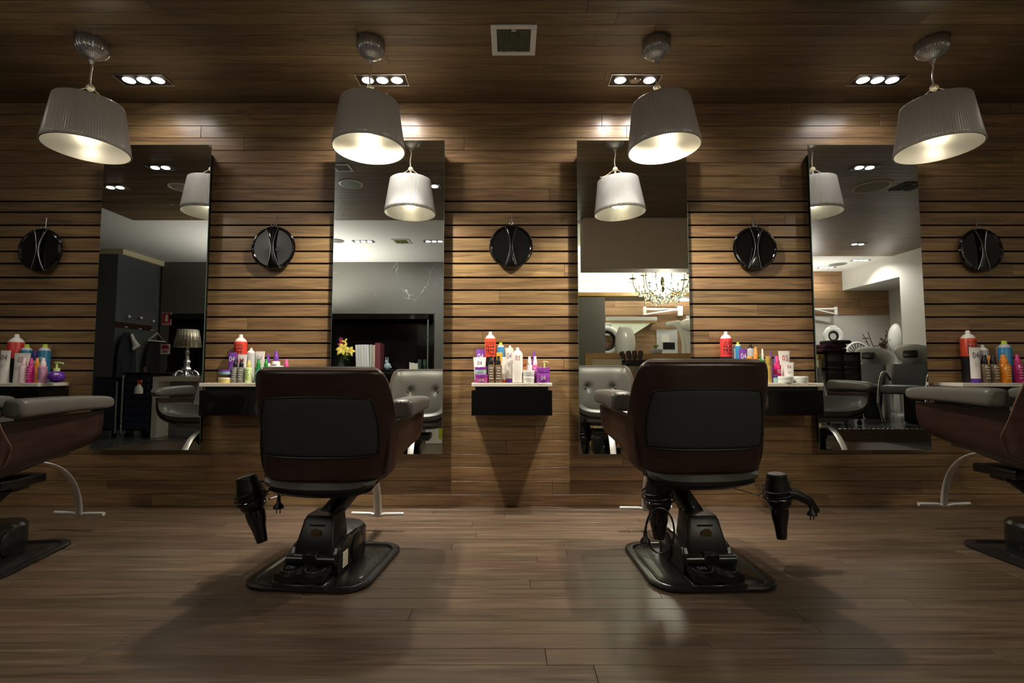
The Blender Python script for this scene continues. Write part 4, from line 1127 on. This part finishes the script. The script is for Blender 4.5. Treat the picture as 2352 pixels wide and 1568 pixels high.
bm = B(); bx(bm, -.2, .19, -.19, .2, .842, .86, .003); obj('tray_top', bm, M_BLACKPL, t, False)
sp = V(322, 900, 6.35)
t = thing('spray_bottle', 'white water spray bottle hanging at the trolley in the leftmost mirror', 'spray bottle', (sp.x, sp.y+.04, sp.z-.02))
bm = B(); lathe(bm, [(0, 0), (.045, 0), (.048, .02), (.044, .07), (.022, .11), (.013, .125)], 20); obj('bottle', bm, pm('#e2ddd4'), t)
bm = B(); cyl(bm, (0, 0, .12), (0, 0, .15), .016, seg=12); bx(bm, -.02, .04, -.012, .012, .15, .175, .004); tube(bm, [(.03, 0, .15), (.042, 0, .13), (.04, 0, .115)], .004, 6); obj('trigger', bm, pm('#d9663a'), t)
# dryer-like bottles and things on the tray
for k, (px, w, lb) in enumerate(((300, .05, 'dark'), (330, .045, 'brown'))):
    p = V(px, 860, 6.55)
    bm = B(); lathe(bm, [(0, 0), (w/2, 0), (w/2, .05), (w*.3, .07), (0, .07)], 16); o = obj('product_jar', bm, pm(('#2b2624', '#5a3c30')[k]), None, loc=(p.x, p.y, .802 if k == 0 else .862)); tag(o, 'small %s jar standing on a trolley in the leftmost mirror' % lb, 'jar', 'jars on the trolleys')
# --- alcove shelf: magazines, glass rabbit, tumblers, lilies
sy0 = YM-.30
rnd = random.Random(5)
x = V(818, 800, 8.2).x; cols = ['#e4e6e2', '#d9dcd8', '#e6e2da', '#dfe2e0', '#e8e6e0', '#c8ccc2', '#b8b49a', '#d9d2c2', '#8a4a48', '#7a3c44']
mw = [.05, .045, .05, .04, .045, .03, .03, .025, .022, .07]
for k, c in enumerate(cols):
    hgt = .42+(.03 if k > 7 else rnd.uniform(-.01, .005))
    t = thing('magazine', ['thick pale magazine volume, number %d from the left on the black shelf' % (k+1), 'slim coloured magazine, number %d from the left on the black shelf' % (k+1)][k > 5], 'magazine', (x+mw[k]/2, sy0, az0+.001), 0, 'magazines in a row on the black shelf')
    rt = Matrix.Rotation(math.radians(-3 if k < 5 else 0), 3, 'Y')
    bm = B(); box(bm, (-.012 if k < 5 else 0, 0, hgt/2), (mw[k]-.004, .27, hgt), rt if k < 5 else None, .002); 
    zmin = min(v.co.z for v in bm.verts); bmesh.ops.translate(bm, verts=bm.verts, vec=(0, 0, -zmin)); obj('cover', bm, pm(c, .45), t, False)
    x += mw[k]
p = V(883, 845, 8.15)
t = thing('rabbit_figurine', 'pale glass rabbit figurine right of the magazines on the black shelf', 'figurine', (p.x, sy0, az0+.001))
bm = B(); ball(bm, (0, 0, .06), .055, (1.15, .8, 1.1), 16); ball(bm, (-.015, 0, .135), .034, (1, .8, 1), 14)
for s in (-1, 1): ball(bm, (-.012+s*.018, 0, .185), .03, (.3, .25, 1.1), 10)
ball(bm, (.055, 0, .04), .02, seg=10)
obj('body', bm, flat('pale_glass', '#a9bec4', .1, coat=.6), t)
p = V(943, 852, 7.9)
bm = B(); prism(bm, [(-.07, 0), (.07, 0), (.075, .11), (.03, .10), (0, .115), (-.03, .11), (-.07, .125)], .012, Matrix(((1, 0, 0, 0), (0, 0, 1, 0), (0, 1, 0, 0), (0, 0, 0, 1)))); tag(obj('folded_card', bm, pm('#d8d2c2', .6), None, False, (p.x, YM-.10, az0+.001)), 'small folded white card on the black shelf in the second mirror', 'card')
for k, px in enumerate((959, 968)):
    p = V(px, 850, 7.95)
    bm = B(); lathe(bm, [(0, 0), (.03, 0), (.034, .17), (.031, .17), (.028, .01), (0, .01)], 20, cap=False)
    tag(obj('tumbler', bm, flat('green_glass', '#6f8a78', .05, trans=.7), None, True, (p.x, YM-.09-.13*k, az0+.001)), ['tall green glass tumbler nearest the white card', 'tall green glass tumbler furthest from the white card'][k]+' on the black shelf', 'glass', 'glass tumblers on the black shelf')
# lilies in a vase at the left edge of the second mirror
p = V(762, 845, 7.75)
t = thing('flower_vase', 'vase of yellow lilies on the black shelf at the left edge of the second mirror', 'flowers', (p.x, YM-.12, az0+.001))
bm = B(); lathe(bm, [(0, 0), (.05, 0), (.055, .03), (.04, .14), (.05, .2)], 24); obj('vase', bm, flat('green_glass', '#6f8a78', .05, trans=.7), t)
M_YEL = flat('yellow_petal', '#e8d25c', .5); M_LEAF = flat('leaf_green', '#5c7a2c', .5); M_PINKF = flat('pink_petal', '#a83a52', .5)
def bloom(c, r, mat, seed, n=6):
    bm = B(); q = random.Random(seed); ax = Vector((q.uniform(-.3, .3), .9, q.uniform(0, .5))).normalized().to_track_quat('Z', 'Y').to_matrix()
    for k in range(n):
        a = 2*PI*k/n; R2 = ax @ rz(math.degrees(a))
        def f(u, v, R2=R2):
            w = .28*r*math.sin(PI*min(1, v*.95+.05)); return Vector(c)+R2 @ Vector((r*v, (u-.5)*2*w, r*.35*math.sin(v*1.8)-r*.25*v*v))
        grid(bm, f, 3, 8)
    return obj('bloom', bm, mat, t, solid=.002)
bloom((.06, .10, .33), .13, M_YEL, 1); bloom((.14, .02, .30), .11, M_YEL, 2); bloom((.02, .06, .42), .07, M_PINKF, 3, 5); bloom((.01, .05, .50), .05, M_PINKF, 4, 5); bloom((.08, .06, .47), .06, M_YEL, 5, 3)
for k, (x_, z_) in enumerate(((.06, .33), (.14, .3), (.02, .46), (.12, .2), (.17, .24))):
    bm = B(); tube(bm, bez((0, 0, .05), (0, 0, .15), (x_*.6, .05, z_*.8), (x_, .06, z_), 8), .004, 6); obj('stalk', bm, M_LEAF, t)
bm = B()
for k in range(12):
    a = rnd.uniform(-.6, 1.2); c = Vector((rnd.uniform(0, .12), rnd.uniform(0, .09), rnd.uniform(.16, .28)))
    def f(u, v, c=c, a=a): return c+Vector((math.cos(a)*.09*v, .03*v, math.sin(a)*.09*v))+Vector((-math.sin(a), .3, math.cos(a)))*((u-.5)*.03*math.sin(PI*v))
    grid(bm, f, 2, 6)
obj('leaves', bm, M_LEAF, t)
# white cabinet with lime strip low behind the left central chair
p = V(990, 1020, 5.9)
t = thing('storage_cabinet', 'low white cabinet with a lime side strip at the bottom of the second mirror', 'cabinet', (p.x, p.y-.2, 0))
bm = B(); bx(bm, -.07, .28, -.2, .2, .0, .36, .004); obj('body', bm, M_WHITE, t, False)
bm = B(); bx(bm, .09, .28, .2, .206, .06, .34, .002); obj('door', bm, flat('lime_panel', '#a9c22c', .4), t, False)
# dark counter under the alcove
bm = B(); bx(bm, -5.1, -1.35, YM+.001, YM+.03, .10, az0-.05, .002); tag(obj('counter_front', bm, M_BLACK, None, False), 'black gloss front below the magazine shelf in the second mirror', 'cabinet')
# --- chandelier
q = V(1522, 640, 6.35)
t = thing('chandelier', 'crystal chandelier mirrored at the right of the third mirror', 'chandelier', (q.x, q.y, CEIL))
zc = 2.0-CEIL
bm = B(); cyl(bm, (0, 0, 0), (0, 0, zc+.1), .008, seg=8); lathe(bm, [(0, zc+.14), (.02, zc+.12), (.03, zc+.06), (.02, zc), (.03, zc-.05), (.015, zc-.08), (0, zc-.09)], 16); lathe(bm, [(0, 0), (.06, 0), (.05, -.03), (0, -.04)][::-1], 16)
obj('column', bm, flat('dark_bronze', '#4a4530', .3, .8), t)
M_CRY = flat('crystal', '#eef2e4', .03, trans=.6, coat=.5)
M_FLAME = flat('chandelier_bulb', '#fff8df', .4, emit=22)
for k in range(10):
    a = 2*PI*k/10+.2; R_ = .38 if k % 2 else .28; zz = zc+(.10 if k % 2 else .17); c, s = math.cos(a), math.sin(a)
    bm = B(); tube(bm, bez((.03*c, .03*s, zc), (.2*c, .2*s, zc-.16), (R_*c, R_*s, zc-.12), (R_*c, R_*s, zz), 12), .0055, 8)
    lathe(bm, [(0, 0), (.045, .008), (.05, .016), (.01, .012)], 14, (R_*c, R_*s, zz), cap=False)
    am = obj('arm', bm, flat('dark_bronze', '#4a4530', .3, .8), t)
    bm = B(); cyl(bm, (R_*c, R_*s, zz+.01), (R_*c, R_*s, zz+.09), .010, seg=10); obj('candle', bm, M_HOOK, am)
    bm = B(); ball(bm, (R_*c, R_*s, zz+.115), .016, (1, 1, 1.7), 10); obj('bulb', bm, M_FLAME, am)
    bm = B()
    for j in range(4):
        b_ = 2*PI*j/4; ball(bm, (R_*c+.04*math.cos(b_), R_*s+.04*math.sin(b_), zz-.03), .011, (1, 1, 1.8), 6)
    for j in range(3): ball(bm, (R_*.6*c, R_*.6*s, zc-.15-.04*j), .012, (1, 1, 1.6), 6)
    obj('crystal_drops', bm, M_CRY, am)
bm = B()
for r_, n, z_ in ((.30, 26, zc-.10), (.22, 22, zc-.15), (.14, 16, zc-.19), (.07, 8, zc-.22), (.34, 24, zc-.04)):
    for k in range(n):
        a = 2*PI*k/n; ball(bm, (r_*math.cos(a), r_*math.sin(a), z_+.01*math.sin(5*a)), .015, (1, 1, 1.7), 6)
obj('crystal_basket', bm, M_CRY, t)
point('chandelier_light', (q.x, q.y, CEIL+zc+.02), 40, (1, .95, .8), .15)
# --- wash area items
M_BASIN = flat('white_ceramic_gloss', '#cfcfc8', .15, coat=.4)
def hood(P, r, yaw, label, name='hair_processor', tilt=15):
    t = thing(name, label, 'hair dryer hood', P, yaw)
    bm = B()
    def f(u, v):
        a = 2*PI*u; b = .25+v*1.25; rr = r*math.sin(b)
        return Vector((rr*math.cos(a)*.75, -r*.5+r*.8*math.cos(b), rr*math.sin(a)*1.25))
    grid(bm, f, 28, 10, cu=True); o = obj('shell', bm, M_BASIN, t, solid=.02); o.rotation_euler = (math.radians(tilt), 0, 0); o.location = (0, 0, r*1.2)
    bm = B(); cyl(bm, (0, 0, -.22), (0, 0, .05), .025, seg=12); lathe(bm, [(0, -.25), (.12, -.25), (.12, -.235), (.03, -.22)], 20); obj('stand', bm, M_SATIN, t)
    return t
def ring_hood(P, r, label, stand=.5):
    t = thing('ring_hair_processor', label, 'hair processor', P)
    bm = B(); n = 40; tube(bm, [(r*math.cos(2*PI*i/n), 0, r*math.sin(2*PI*i/n)) for i in range(n)], r*.16, 12, True, ry=.05); obj('ring', bm, M_BASIN, t)
    bm = B(); tube(bm, [(r*.83*math.cos(2*PI*i/n), 0, r*.83*math.sin(2*PI*i/n)) for i in range(n)], r*.10, 8, True, ry=.055); obj('inner_ring', bm, M_BLACKPL, t)
    bm = B(); bx(bm, -r*.45, r*.45, -.02, .02, r*1.12, r*1.42, .006); obj('bracket', bm, M_BASIN, t)
    bm = B(); cyl(bm, (0, -.05, -r-.01), (0, -.05, -r-stand), .02, seg=12); bx(bm, -.02, .02, -.06, 0.0, -r-.03, -r+.02); lathe(bm, [(0, -r-stand-.02), (.16, -r-stand-.02), (.15, -r-stand), (.02, -r-stand+.02)], 24, (0, -.05, 0)); obj('stand', bm, M_SATIN, t)
    return t
q = V(1915, 772, 8.55); ring_hood(q, .135, 'white ring hair processor mirrored at the left of the rightmost mirror', stand=q.z-.135-.15-.02)
q = V(1392, 782, 8.55); ring_hood(q, .22, 'white ring hair processor beside the dark column in the third mirror', stand=q.z-.22-.02)
q = V(1434, 805, 7.9)
t = thing('hair_processor', 'white upright wash hood behind the partition in the third mirror', 'hair dryer hood', (q.x, q.y, 0))
bm = B()
def f(u, v):
    a = PI*(.12+.76*u)+PI; zz = .98+.62*v; w = .17*math.sin(PI*(.12+.80*(1-v)))**.7
    return Vector((w*math.cos(a)*1.0, -w*math.sin(a)*.9+.05*v, zz))
grid(bm, f, 20, 16); obj('shell', bm, M_BASIN, t, solid=.025, off=0)
bm = B(); cyl(bm, (0, .0, .02), (0, .0, 1.0), .03, seg=14); lathe(bm, [(0, 0), (.2, 0), (.19, .02), (.03, .04)], 24); obj('stand', bm, M_SATIN, t)
# swing arm on the timber wall
def armlamp(x0, x1, px0, px1, label):
    a = V(px0, 712, 8.6)
    t = thing('wall_hair_processor_arm', label, 'wall arm', (a.x, YR+.001, a.z)); L = V(px1, 712, 8.6).x-a.x
    bm = B(); bx(bm, L-.05, L+.05, 0, .06, -.09, .10, .01); obj('wall_plate', bm, M_BASIN, t)
    bm = B(); cyl(bm, (0, .12, .03), (L, .05, .03), .022, seg=12); cyl(bm, (0, .12, -.08), (0, .12, .07), .03, seg=14); obj('upper_arm', bm, M_BASIN, t)
    bm = B(); cyl(bm, (0, .14, -.07), (L*.85, .16, .02), .015, seg=10); obj('lower_arm', bm, M_BASIN, t)
    return t
armlamp(0, 0, 1484, 1570, 'white folding arm on the timber wall in the third mirror')
armlamp(0, 0, 1928, 1862, 'white folding arm on the timber wall in the rightmost mirror')
# white climazone arms
q = V(1562, 770, 7.8)
t = thing('climate_processor', 'white arched hair processor at the right edge of the third mirror', 'hair processor', (q.x, q.y, 0))
for k in range(3):
    bm = B(); o = .05*k
    tube(bm, bez((-.22+o*1.6, 0, 1.62+o*.3), (-.02+o, 0, 1.70), (.10+o*.5, 0, 1.5), (.06+o*1.8, 0, 1.12), 14), .022, 10, ry=.04); obj('arched_panel', bm, M_BASIN, t)
bm = B(); ball(bm, (.16, 0, 1.62), .15, (1.1, .6, .7), 16); obj('head', bm, M_BASIN, t)
bm = B(); cyl(bm, (.2, -.02, .02), (.2, -.02, 1.6), .025, seg=12); lathe(bm, [(0, 0), (.22, 0), (.2, .025), (.03, .04)], 20, (.2, 0, 0)); obj('stand', bm, M_SATIN, t)
# framed picture on the slatted wall
a = V(1512, 762, 8.7); b = V(1562, 808, 8.7)
t = thing('framed_picture', 'picture with a white lamp shade above a black block, in the third mirror', 'picture', ((a.x+b.x)/2, YR-.018, (a.z+b.z)/2)); w = b.x-a.x; h = a.z-b.z+.1
bm = B(); bx(bm, -w/2, w/2, 0, .02, -h/2, h/2, .003); obj('panel', bm, pm('#b9b9b4', .5), t, False)
bm = B(); prism(bm, [(-w*.3, h*.0), (w*.12, h*.0), (w*.08, h*.3), (-w*.26, h*.3)], .004, Matrix(((1, 0, 0, 0), (0, 0, 1, .021), (0, 1, 0, 0), (0, 0, 0, 1)))); obj('lamp_motif', bm, M_HOOK, t, False)
bm = B(); bx(bm, -w*.2, w*.36, .021, .024, -h*.28, -h*.01); obj('black_motif', bm, M_BLACKPL, t, False)
# light coloured glass shelf behind
a = V(1393, 733, 8.5); b = V(1512, 733, 8.5)
t = thing('wall_cupboard', 'pale glass fronted wall cupboard with an oak edge in the third mirror', 'cupboard', (a.x, YR+.001, a.z))
bm = B(); bx(bm, 0, b.x-a.x, 0, .25, -.02, .045, .003); obj('top', bm, flat('pale_glass_panel', '#c3c6bd', .2), t, False)
bm = B(); bx(bm, 0, b.x-a.x, 0, .24, -.06, -.02, .003); obj('oak_edge', bm, M_OAKTRIM, t, False)
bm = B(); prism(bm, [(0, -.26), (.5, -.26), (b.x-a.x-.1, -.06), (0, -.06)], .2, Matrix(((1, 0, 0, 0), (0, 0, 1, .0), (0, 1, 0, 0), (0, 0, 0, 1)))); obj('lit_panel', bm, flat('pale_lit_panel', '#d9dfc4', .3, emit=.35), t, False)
# tool holder with brushes hanging before the partition
q = V(1460, 850, 5.45)
t = thing('brush_holder', 'dark tool trolley with round brushes in front of the cream partition', 'tool trolley', (q.x, q.y, 0))
bm = B(); bx(bm, -.13, .22, -.1, .1, .93, .96, .004); bx(bm, -.13, .22, -.1, -.09, .96, 1.0); bx(bm, -.13, .22, .09, .1, .96, 1.0); obj('tray', bm, M_BLACKPL, t, False)
bm = B(); cyl(bm, (.02, 0, .05), (.02, 0, .93), .018, seg=12); obj('pole', bm, M_SATIN, t)
bm = B(); 
for k in range(5): a_ = 2*PI*k/5; tube(bm, [(.02, 0, .06), (.02+.2*math.cos(a_), .2*math.sin(a_), .03), (.02+.2*math.cos(a_), .2*math.sin(a_), .0)], .012, 8)
obj('foot', bm, M_BLACKPL, t)
for k, (x_, tl) in enumerate(((-.10, -25), (-.05, -12), (.0, -3), (.05, 6))):
    tb = thing('round_brush', ['round hair brush leaning furthest left', 'round hair brush leaning slightly left', 'upright round hair brush', 'round hair brush leaning right'][k]+' in the dark tool tray', 'hair brush', (q.x+x_, q.y, .966), 0, 'brushes in the tool tray')
    bm = B(); R_ = ry_(tl); lathe(bm, [(0, 0), (.008, 0), (.008, .05)], 10, rot=R_); obj('handle', bm, M_BLACKPL, tb)
    bm = B(); lathe(bm, [(.008, .05), (.026, .055), (.028, .13), (.02, .14), (0, .14)], 14, rot=R_); obj('bristle_head', bm, flat('bristle_brown', '#4a3c34', .8), tb)
q = V(1527, 822, 5.4)
t = thing('potted_plant', 'small white pot with a bright green sprig above the right central chair', 'plant', (q.x, YS-.03, pz+.001))
bm = B(); lathe(bm, [(0, 0), (.05, 0), (.06, .03), (.05, .05)], 20, sx=1.3); obj('pot', bm, M_BASIN, t)
bm = B()
for k in range(10):
    a_ = 2*PI*k/10; c = Vector((0, 0, .04))
    def f(u, v, a_=a_): return Vector((.05*v*math.cos(a_), .05*v*math.sin(a_), .045+.05*math.sin(v*1.6)))+Vector((-math.sin(a_), math.cos(a_), 0))*((u-.5)*.02*math.sin(PI*v))
    grid(bm, f, 2, 5)
obj('leaves', bm, flat('bright_leaf', '#6fb03a', .5), t)
# black stool case low in the third mirror
q = V(1385, 1030, 5.3)
t = thing('tool_case', 'black case on the floor at the bottom of the third mirror', 'case', (q.x, q.y, 0))
bm = B(); bx(bm, -.11, .13, -.12, .12, .0, .17, .012, 2); obj('body', bm, M_BLACKPL, t)
bm = B(); tube(bm, [(-.05, 0, .168), (-.05, 0, .20), (.07, 0, .20), (.07, 0, .168)], .008, 8); obj('handle', bm, M_BLACKPL, t)
# --- washing chairs on the platform
M_WASH = flat('wash_leather', '#55565a', .45)
def wash_chair(X, Y, label):
    t = thing('wash_chair', label, 'shampoo chair', (X, Y, .15), -38, 'black wash chairs with white basins')
    bm = B(); bx(bm, -.48, .0, -.22, .22, .42, .54, .045, 3); obj('seat', bm, M_WASH, t)
    bm = B(); box(bm, (.07, 0, .66), (.12, .42, .36), ry_(16), .04, 3); obj('backrest', bm, M_WASH, t)
    bm = B()
    def f(u, v):
        a = 2*PI*u; rr = (.26 if math.cos(a) < 0 else .36)
        k = math.sin(v*PI/2); return Vector((.34+rr*k*math.cos(a), .20*k*math.sin(a), .98-.17*(1-k*k)**.5 - .10*(k*math.cos(a))+.02))
    grid(bm, f, 32, 8, cu=True); obj('basin', bm, M_BASIN, t, solid=.03, off=1)
    bm = B(); box(bm, (.08, 0, .96), (.07, .16, .10), ry_(20), .02, 2); obj('neck_rest', bm, M_BLACKPL, t)
    bm = B(); bx(bm, .22, .52, -.14, .14, .0, .72, .03, 2); obj('basin_pedestal', bm, M_BLACKPL, t)
    for s in (-1, 1):
        bm = B(); tube(bm, bez((-.46, s*.25, .30), (-.30, s*.25, .80), (-.15, s*.25, .78), (.14, s*.25, .60), 14), .016, 10); obj('armrest', bm, M_CHROME, t)
        bm = B(); tube(bm, [(-.46, s*.25, .30), (-.30, s*.24, .05), (-.28, s*.24, .015)], .014, 8); tube(bm, [(-.2, s*.24, .43), (-.26, s*.24, .05), (-.28, s*.24, .015)], .014, 8); obj('leg', bm, M_SATIN, t)
    return t
q = (6.0, 5.62, 5.62)
wash_chair(5.28, yv(7.98), 'black wash chair with a white basin, furthest one in the rightmost mirror')
wash_chair(5.36, yv(7.30), 'black wash chair with a white basin, middle one in the rightmost mirror')
wash_chair(5.44, yv(6.62), 'black wash chair with a white basin, nearest one in the rightmost mirror')
q = V(2058, 765, 8.2)
t = thing('hair_processor', 'tall white oval hood above the basins in the rightmost mirror', 'hair dryer hood', (q.x+.05, q.y, .15))
bm = B()
def f(u, v):
    a = 2*PI*u; b = v*PI/2*.95
    return Vector((-.02-.13*math.cos(b)+.0*u, .13*math.sin(b)*math.cos(a), 1.27+.27*math.sin(b)*math.sin(a)))
grid(bm, f, 28, 8, cu=True); o = obj('shell', bm, M_BASIN, t, solid=.02); 
bm = B(); cyl(bm, (0, 0, .02), (0, 0, 1.15), .022, seg=12); lathe(bm, [(0, 0), (.18, 0), (.17, .02), (.03, .035)], 20); obj('stand', bm, M_SATIN, t)
q = V(1970, 800, 8.3)
t = thing('hair_processor', 'fan shaped ribbed hood mirrored left of the dark branches', 'hair dryer hood', (q.x, q.y, .15))
bm = B(); n = 24; tube(bm, [(.19*math.cos(PI*i/n), 0, 1.02+.19*math.sin(PI*i/n)) for i in range(n+1)], .022, 8); obj('hood_rim', bm, M_BASIN, t)
for k in range(9):
    a_ = PI*(.1+.8*k/8); bm = B(); tube(bm, [(.02*math.cos(a_), 0, 1.02), (.18*math.cos(a_), .03, 1.02+.18*math.sin(a_))], .006, 6); obj('rib', bm, M_BLACKPL, t)
bm = B(); cyl(bm, (0, 0, .02), (0, 0, 1.03), .022, seg=12); lathe(bm, [(0, 0), (.15, 0), (.14, .02), (.03, .035)], 20); obj('stand', bm, M_SATIN, t)
# dark branches in a pot
q = V(2018, 800, 8.55)
t = thing('branch_arrangement', 'dark dried branches with leaves mirrored in the rightmost mirror', 'plant', (q.x, q.y, .15))
bm = B(); lathe(bm, [(0, 0), (.1, 0), (.13, .4), (.12, .7), (.1, .72)], 20); obj('pot', bm, M_BLACKPL, t)
r = random.Random(4); bm = B(); tips = []
for k in range(14):
    a_ = r.uniform(0, 2*PI); L_ = r.uniform(.2, .42); e = Vector((L_*.8*math.cos(a_), L_*.3*math.sin(a_), .72+.30+r.uniform(.05, .42))); 
    pts = bez((0, 0, .66), (0, 0, .95), e*.6+Vector((0, 0, .35)), e, 8); tube(bm, pts, .006, 6); tips += pts[3:]
obj('branches', bm, flat('dark_branch', '#2a1d18', .7), t)
bm = B()
for k in range(110):
    c = r.choice(tips); a_ = r.uniform(0, 2*PI); d_ = Vector((math.cos(a_), .2, math.sin(a_))); n_ = Vector((-math.sin(a_), .3, math.cos(a_)))
    def f(u, v, c=c, d_=d_, n_=n_): return c+d_*(.07*v)+n_*((u-.5)*.022*math.sin(PI*v))
    grid(bm, f, 1, 3)
obj('leaves', bm, flat('dried_leaf', '#4a2c26', .7), t)
# open trolley with purple towels
q = V(1932, 900, 6.55)
trolley(q.x, q.y-.1, .15, .48, .34, .98, 'black open towel trolley mirrored in the rightmost mirror', drawers=5, open_=True)
M_TOW = [flat('plum_towel', '#4a2438', .9, noise=.5, nscale=300), flat('charcoal_towel', '#2c2630', .9, noise=.5, nscale=300)]
for k, (dx, z_, w, lb) in enumerate(((-.08, 1.13, .34, 'plum towel folded lowest on the black trolley'), (-.06, 1.185, .30, 'plum towel folded second on the black trolley'), (.02, 1.24, .27, 'charcoal towel folded on top of the pile'))):
    bm = B(); bx(bm, -w/2, w/2, -.14, .14, 0, .052, .022, 3); o = obj('folded_towel', bm, M_TOW[k == 2], None, loc=(q.x+dx, q.y-.1, z_+.002)); tag(o, lb+' in the rightmost mirror', 'towel', 'folded towels on the trolley')
bm = B(); cyl(bm, (0, 0, 0), (0, 0, .05), .03, seg=16)
# timber capped post at the left edge of the rightmost mirror
q = V(1892, 900, 6.2)
t = thing('partition_post', 'slim oak capped post at the left edge of the rightmost mirror', 'post', (q.x-.04, q.y, 0))
bm = B(); bx(bm, -.02, .02, -.02, .02, 0, 1.03, .002); obj('post', bm, M_CREAM, t, False)
bm = B(); bx(bm, -.04, .03, -.05, .05, 1.03, 1.09, .003); obj('cap', bm, M_OAKTRIM, t, False)
